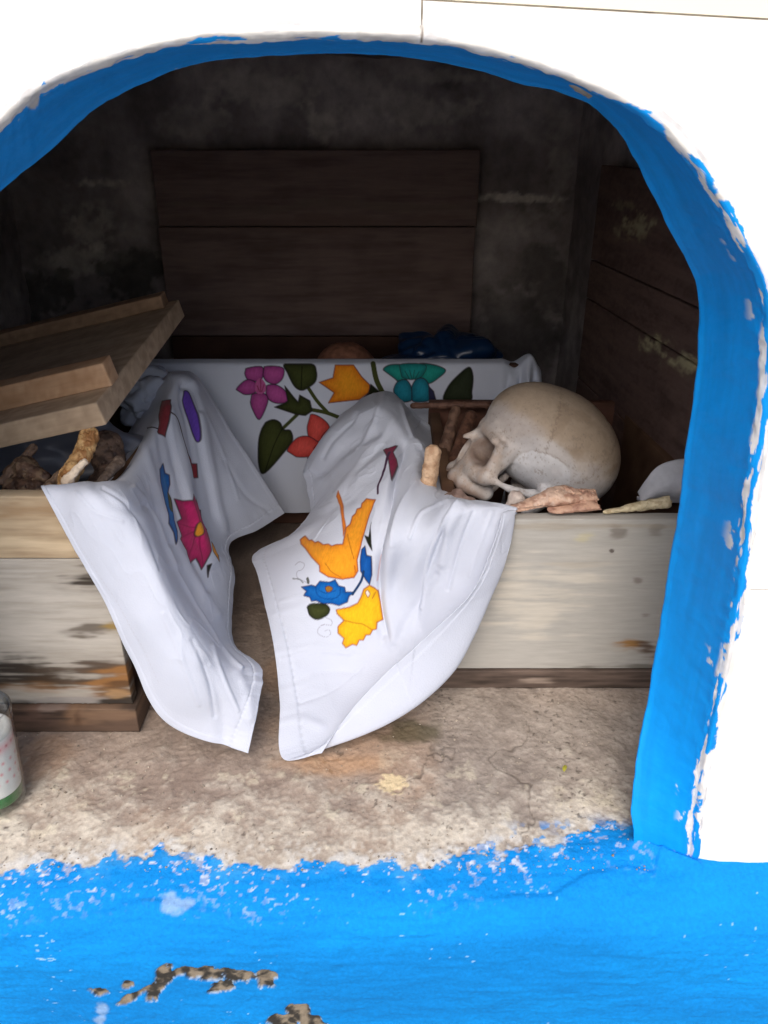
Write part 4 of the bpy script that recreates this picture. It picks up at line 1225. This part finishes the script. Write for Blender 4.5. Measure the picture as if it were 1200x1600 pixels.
# ================================================================== BONES
def bone(name, prims, label, cat='bone', h=.09, cols=((.30, .17, .08), (.52, .36, .20)), holes=0.0, seed=0, k=.4, cut=None, patch=None, flat=1.0, rough=1.0, planes=()):
    """prims: list of (world a, world b, ra, rb) in metres -> one bone mesh"""
    pts = np.array([p for pr_ in prims for p in (pr_[0], pr_[1])], float) * 100
    rm = max(max(pr_[2], pr_[3]) for pr_ in prims) * 100
    lo = pts.min(0) - rm - .4; hi = pts.max(0) + rm + .4
    o_ = (lo + hi) / 2
    P = sdf_grid(lo - o_, hi - o_, h)
    fl_ = np.array([1, 1, flat])
    f = None
    for a, b, ra, rb in prims:
        d_ = cap(P * fl_, (np.array(a) * 100 - o_) * fl_, (np.array(b) * 100 - o_) * fl_, ra * 100, rb * 100)
        f = d_ if f is None else smin(f, d_, k)
    for (c_, r_e) in (cut or []):
        f = smax(f, -ell(P, np.array(c_) * 100 - o_, np.array(r_e) * 100), .12)
    for (pc, pn_) in planes:
        pn_ = np.array(pn_, float); pn_ /= np.linalg.norm(pn_)
        f = smax(f, (P - (np.array(pc) * 100 - o_)) @ pn_ + (fbm(P, 2.5, 3, 750 + seed) - .5) * .5, .06)
    f = f + (fbm(P, 1.1, 3, 700 + seed) - .5) * .30 * rough + (fbm(P, 4, 2, 710 + seed) - .5) * .14 * rough
    if holes:
        f = f + holes * sstep(.62, .72, fbm(P, 3.2, 2, 720 + seed))
    V, F = surface_nets(f, P[0, 0, 0], h)
    n = fbm(V, 1.6, 4, 730 + seed)
    c = lerp(cols[0], cols[1], sstep(.3, .65, n))
    if patch:
        c = lerp(c, patch[0], sstep(.5, .62, fbm(V, patch[1], 3, 740 + seed)) * patch[2])
    me = mesh_np(name, V * .01, F, c)
    o = link(name, me, M_bone)
    o.location = Vector(o_ * .01)
    tag(o, label, cat)
    return o
T = lambda u, v, Y: tuple(at(u, v, Y))
# left box: upright porous bone, dark bones
bone('bone', [(T(140, 680, .72), T(128, 712, .70), .0095, .0085), (T(128, 712, .70), T(108, 742, .685), .0085, .0095), (T(112, 735, .68), T(100, 765, .685), .0085, .007)],
     'yellowish pitted long bone propping up the tilted lid in the left box', cols=((.30, .14, .05), (.60, .38, .17)), holes=.18, seed=1, h=.06)
bone('bone', [(T(132, 722, .668), T(104, 752, .664), .0030, .0052)], 'pale splintered bone sliver beside the pitted bone in the left box', cols=((.60, .48, .36), (.72, .60, .47)), seed=2, h=.045)
bone('bone', [(T(20, 740, .70), T(40, 732, .70), .009, .012), (T(40, 732, .70), T(72, 748, .69), .012, .006), (T(20, 760, .685), T(60, 765, .68), .010, .010)],
     'dark brown knobbly bone just inside the left box at the picture edge', cols=((.030, .016, .011), (.10, .055, .036)), holes=.3, seed=3, patch=((.26, .18, .11), 1.5, .35))
bone('bone', [(T(165, 700, .80), T(175, 740, .78), .020, .016), (T(175, 740, .78), T(150, 760, .76), .016, .012)],
     'dusky brown rounded bone end in the shade beside the left cloth', cols=((.07, .045, .035), (.19, .12, .085)), holes=.2, seed=4)
bone('bone', [(T(2, 752, .68), T(52, 700, .72), .0035, .0045)], 'thin dark rib lying slantwise over the knobbly bone in the left box', cols=((.10, .06, .04), (.20, .13, .09)), seed=21, h=.05)
bone('bone', [(T(70, 764, .67), T(100, 740, .70), .004, .006)], 'short brown splinter between the knobbly bone and the pitted bone', cols=((.08, .05, .035), (.22, .15, .10)), seed=22, h=.05)
bone('bone', [(T(150, 762, .69), T(185, 722, .74), .004, .006)], 'slim grey brown bone against the shaded inner side of the left cloth', cols=((.12, .085, .065), (.24, .18, .14)), seed=23, h=.05)
# right box: bones round the skull
bone('bone', [(T(677, 707, .80), T(668, 760, .80), .0088, .0095)], 'tan round-ended bone standing between the bird cloth and the skull', cols=((.42, .26, .16), (.60, .42, .28)), seed=6, h=.06)
bone('bone', [(T(712, 640, .98), T(690, 720, .93), .006, .010), (T(690, 720, .93), T(700, 780, .88), .010, .012)], 'dark brown long bone leaning in the shade left of the skull', cols=((.09, .05, .035), (.17, .10, .07)), seed=7)
bone('bone', [(T(735, 650, 1.0), T(705, 745, .90), .008, .012)], 'dim reddish brown bone behind the face of the skull', cols=((.10, .05, .035), (.18, .09, .06)), seed=8)
bone('bone', [(T(645, 634, 1.05), T(760, 632, 1.04), .0042, .0050)], 'thin brown bone lying level along the rear edge of the right box', cols=((.12, .06, .042), (.19, .10, .07)), seed=9, h=.06)
bone('bone', [(T(702, 780, .745), T(735, 786, .738), .007, .006), (T(716, 772, .75), T(722, 782, .74), .007, .007)], 'dusty pinkish bone knob below the upper jaw of the skull', cols=((.13, .085, .07), (.24, .17, .145)), seed=10)
bone('bone', [(T(796, 790, .735), T(806, 778, .738), .005, .008), (T(806, 778, .738), T(818, 790, .738), .007, .005)], 'pale grey bone condyle tucked under the cheekbone of the skull', cols=((.42, .35, .32), (.56, .49, .45)), seed=11)
# thin broken pieces on the rim
bone('bone_fragment', [(T(812, 792, .716), T(868, 776, .720), .006, .014), (T(868, 776, .720), T(926, 774, .724), .014, .010), (T(866, 768, .724), T(884, 766, .727), .008, .008), (T(796, 795, .712), T(820, 791, .714), .005, .008)],
     'pinkish tan curved bone fragment lying on the box rim under the skull', cols=((.36, .21, .155), (.58, .39, .29)), seed=12, k=.3, h=.045, flat=1.9, rough=1.3,
     cut=[(T(850, 800, .700), (.030, .012, .0035))], planes=[(T(932, 772, .724), (1, 0, .25)), (T(870, 762, .724), (.12, -.1, 1))], patch=((.62, .47, .38), 1.4, .6))
bone('bone_fragment', [(T(866, 797, .708), T(928, 789, .712), .0065, .009), (T(912, 782, .716), T(934, 790, .713), .006, .007)],
     'reddish flat bone fragment in front of the curved one on the right box rim', cols=((.34, .19, .14), (.52, .33, .24)), seed=13, h=.045, flat=2.0, rough=1.2, planes=[(T(936, 790, .71), (1, 0, .6))])
bone('bone_fragment', [(T(945, 800, .712), T(1000, 791, .714), .0025, .0056), (T(1000, 791, .714), T(1050, 783, .716), .0056, .0074)],
     'straight cream coloured bone splinter lying along the right box rim by the blue jamb', cols=((.44, .37, .24), (.62, .54, .37)), seed=14, h=.04, patch=((.34, .25, .14), 3, .5), flat=1.2, rough=.9, planes=[(T(1046, 783, .716), (1, 0, .1))])
# domed bone in the rear box
bone('skull', [(T(540, 585, 1.17), T(548, 584, 1.21), .050, .045)], 'rounded dull brown skull top showing above the rear cloth in the dark', 'skull', cols=((.16, .07, .045), (.24, .11, .07)), seed=15, h=.2)

# pale plate-like bone in the right corner of the right box
def plate():
    ns, nt_ = 60, 40
    s = np.linspace(0, 1, ns)[:, None]; t = np.linspace(0, 1, nt_)[None, :]
    base = np.array([at(*p) for p in ((995, 778, .80), (1030, 782, .795), (1065, 784, .79), (1100, 786, .78))])
    topc = np.array([at(*p) for p in ((998, 770, .80), (1022, 735, .80), (1052, 720, .80), (1110, 716, .80))])
    b_ = catmull_axis(base, ns); tp = catmull_axis(topc, ns)
    Gd = b_[:, None] * (1 - t[..., None]) + tp[:, None] * t[..., None]
    Gd[..., 1] -= .014 * np.sin(t * math.pi) * np.ones((ns, 1))
    Gd[..., 1] += (fbm(Gd, 60, 3, 801) - .5) * .004
    cols = lerp((.50, .51, .56), (.60, .61, .66), fbm(Gd, 80, 3, 802))
    o = grid_obj('bone_plate', Gd, M_bone, cols, None, solid=.004)
    tag(o, 'white curved skull-bone plate standing in the right box beside the blue jamb', 'bone')
plate()

# ================================================================== BLUE BAG, PLASTIC
def crumpled(name, c, r, mat, label, cat, seed, amp=.35):
    n, m = 120, 70
    th = np.linspace(0, 2 * math.pi, n)[:, None]; ph = np.linspace(.02, math.pi - .02, m)[None, :]
    D = np.stack([np.cos(th) * np.sin(ph), np.sin(th) * np.sin(ph), np.cos(ph) * np.ones_like(th)], -1)
    k = 1 + (np.abs(fbm(D + 3, 1.6, 2, seed) - .5) * 4 - .3) * amp + np.abs(fbm(D + 3, 4.5, 1, seed + 1) - .5) * amp * .5
    D = D * k[..., None] * np.asarray(r) + np.asarray(c)
    F = grid_faces(n, m)
    me = mesh_np(name, D, F, np.ones(D.shape) * .5)
    o = link(name, me, mat)
    tag(o, label, cat)
    return o
m_bag, ntb, bb = mat_new('blue_plastic_film')
bb.inputs['Base Color'].default_value = (.004, .024, .075, 1); bb.inputs['Roughness'].default_value = .3
m_gp, ntb, bb = mat_new('smoky_plastic_film')
bb.inputs['Base Color'].default_value = (.16, .17, .21, 1); bb.inputs['Roughness'].default_value = .4
crumpled('plastic_bag', T(695, 572, 1.22), (.085, .06, .052), m_bag, 'crumpled dark blue plastic bag in the rear box above the teal flower', 'plastic bag', 811)
crumpled('plastic_bag', T(45, 715, .86), (.13, .05, .055), m_gp, 'smoky grey plastic bag filling the left box beneath the tilted lid', 'plastic bag', 821, .25)
crumpled('cloth_bundle', T(232, 620, 1.01), (.035, .05, .035), plain_mat('grey_blue_cotton', (.42, .46, .56), rough=.95, var=.2, vscale=20), 'bluish grey bundled cloth behind the tilted lid at the left box', 'cloth', 831, .3)

# ================================================================== CANDLE GLASS
gl = thing('candle_glass', 'drinking glass of white candle wax with pink dots and green foot at the left', 'candle glass', (-.372, .535, .0))
gx, gy, gz0 = -.3625, .533, .002
GFLIP = True
def lathe(prof_, n=96, colf=None):
    a = np.linspace(0, 2 * math.pi, n + 1)[:, None]
    p = np.array(prof_)
    Gd = np.stack([gx + p[None, :, 0] * np.cos(a), gy + p[None, :, 0] * np.sin(a), gz0 + p[None, :, 1] * np.ones_like(a)], -1)
    return Gd
m_gl, ntg, bb = mat_new('clear_glass')
ntg.nodes.remove(bb)
tr_ = ntg.nodes.new('ShaderNodeBsdfTransparent'); tr_.inputs[0].default_value = (.96, .975, .97, 1)
gs_ = ntg.nodes.new('ShaderNodeBsdfGlossy'); gs_.inputs['Roughness'].default_value = .06
lw_ = ntg.nodes.new('ShaderNodeLayerWeight'); lw_.inputs[0].default_value = .5
pw_ = ntg.nodes.new('ShaderNodeMath'); pw_.operation = 'POWER'; pw_.inputs[1].default_value = 3.0
ntg.links.new(lw_.outputs['Facing'], pw_.inputs[0])
fr_ = ntg.nodes.new('ShaderNodeMath'); fr_.operation = 'MULTIPLY_ADD'; fr_.inputs[1].default_value = .85; fr_.inputs[2].default_value = .04
ntg.links.new(pw_.outputs[0], fr_.inputs[0])
mx_ = ntg.nodes.new('ShaderNodeMixShader')
ntg.links.new(fr_.outputs[0], mx_.inputs[0]); ntg.links.new(tr_.outputs[0], mx_.inputs[1]); ntg.links.new(gs_.outputs[0], mx_.inputs[2])
ntg.links.new(mx_.outputs[0], ntg.nodes['Material Output'].inputs[0])
rt, rb_, H_ = .0300, .0235, .108
R = lambda z: rb_ + (rt - rb_) * (z / H_)
outp = [(0.0, 0.0), (rb_ * .6, 0), (rb_ * .95, .0008), (rb_, .003)] + [(R(z), z) for z in np.linspace(.006, H_ - .001, 14)] + [(rt - .0006, H_), (rt - .0018, H_ - .0006)]
inp = [(R(z) - .0022, z) for z in np.linspace(H_ - .004, .010, 14)] + [(R(.01) - .004, .0065), (0, .006)]
Gg = lathe(outp + inp)
o = grid_obj('glass_body', Gg, m_gl, None, gl, flip=GFLIP)
# wax filling and printed sleeve pressed on the inside
zt = .084
wp = [(0, zt - .001)] + [(r_2, zt + .001 * math.sin(r_2 * 900)) for r_2 in np.linspace(.003, R(zt) - .0026, 10)] + [(R(z) - .0024, z) for z in np.linspace(zt - .002, .020, 60)] + [(0, .0195)]
Gw = lathe(wp, 240)
ang_ = np.linspace(0, 2 * math.pi, 241)[:, None] * np.ones((1, len(wp)))
zz = Gw[..., 2] - gz0
cw = np.ones(Gw.shape) * np.array([.74, .74, .74])
topm = (np.arange(len(wp))[None, :] < 11) * np.ones((241, 1))
cw = lerp(cw, (.42, .43, .42), topm * .8)
bandm = np.exp(-((zz - .074) / .0055) ** 2) * (1 - topm)
cw = lerp(cw, (.80, .42, .45), bandm * .75)
for rowz, ph_, nn in ((.074, 0, 22), (.058, .14, 18), (.047, 0, 18), (.036, .14, 18)):
    for k in range(nn):
        a0 = ph_ + k * 2 * math.pi / nn
        dd = ((np.angle(np.exp(1j * (ang_ - a0))) * .026) ** 2 + (zz - rowz) ** 2)
        cw = lerp(cw, (.72, .10, .16), np.exp(-dd / .0016 ** 2) * (1 - topm) * .8)
        if rowz == .074:
            cw = lerp(cw, (.10, .01, .02), np.exp(-dd / .0007 ** 2) * (1 - topm) * .9)
Gw[..., 2] += (fbm(Gw, 300, 3, 851) - .5) * .0015 * topm
M_wax = col_mat('printed_candle_wax', rough=.6, bump=.2, bscale=500, var=.05)
grid_obj('wax', Gw, M_wax, cw, gl)
gp = [(0, .0185)] + [(R(z) - .0028, z) for z in np.linspace(.0185, .008, 8)] + [(0, .0078)]
grid_obj('green_wax', lathe(gp), plain_mat('green_candle_wax', (.01, .17, .035), rough=.35, var=.3), None, gl)

# small yellow leaf on the cement
def leaf():
    c0 = at_floor(881, 1209)
    n = 14
    s = np.linspace(0, 1, n)[:, None]; t = np.linspace(-1, 1, 5)[None, :]
    wd = .0022 * np.sin(s * math.pi) ** .7
    L_ = .0085
    x = c0[0] + (s - .5) * L_ * .35 + t * wd
    y = c0[1] + (s - .5) * L_ * 1.0 + 0 * t
    z = .0065 + .0008 * np.abs(t) + .001 * np.sin(s * 3)
    Gd = np.stack([x, y, z * np.ones_like(x)], -1)
    o = grid_obj('leaf', Gd, plain_mat('yellow_green_leaf', (.42, .40, .05), rough=.5), None, None, solid=.0003)
    tag(o, 'tiny yellow green leaf fallen on the bare cement near the blue jamb', 'leaf')
leaf()

# loose crumbs of mortar on the cement, uncountable
def grit():
    V, F = [], []
    r2 = np.random.RandomState(3)
    def ledge_z(x, y):
        k = np.argmin(np.abs(py_ - y)); m_ = np.argmin(np.abs(XX - x))
        return LG[k, m_, 2]
    for k in range(900):
        y = .462 + .22 * r2.rand() ** 1.6; x = r2.uniform(-.40, .235)
        r = .0004 + .0011 * r2.rand() ** 3
        z = ledge_z(x, y)
        b = len(V)
        pts = np.array([(1,0,0),(-1,0,0),(0,1,0),(0,-1,0),(0,0,1),(0,0,-1)]) * r * r2.uniform(.6, 1.3, (6, 1)) + (x, y, z + r * .35)
        V += [tuple(p) for p in pts]
        F += [(b+a, b+c_, b+d_) for a, c_, d_ in ((0,2,4),(2,1,4),(1,3,4),(3,0,4),(2,0,5),(1,2,5),(3,1,5),(0,3,5))]
    me = mesh_np('grit', V, F)
    o = link('grit', me, plain_mat('mortar_crumb', (.42, .36, .29), rough=.95, var=.6, vscale=30), None, smooth=False)
    o['kind'] = 'stuff'
    tag(o, 'fine mortar crumbs scattered over the bare cement sill', 'grit')
grit()

for o_ in C.objects:
    if o_.parent or not o_.get('category'):
        continue
    base_ = o_.name.split('.')[0]
    gname = {'ossuary_box': 'wooden bone boxes standing in the niche', 'box_lid': 'wooden box lids in the niche', 'draped_cloth': 'printed white cloths draped over the boxes',
             'bone': 'loose bones in the boxes', 'bone_fragment': 'broken bone pieces on the right box rim', 'plastic_bag': 'plastic bags in the boxes'}.get(base_)
    if gname:
        o_['group'] = gname
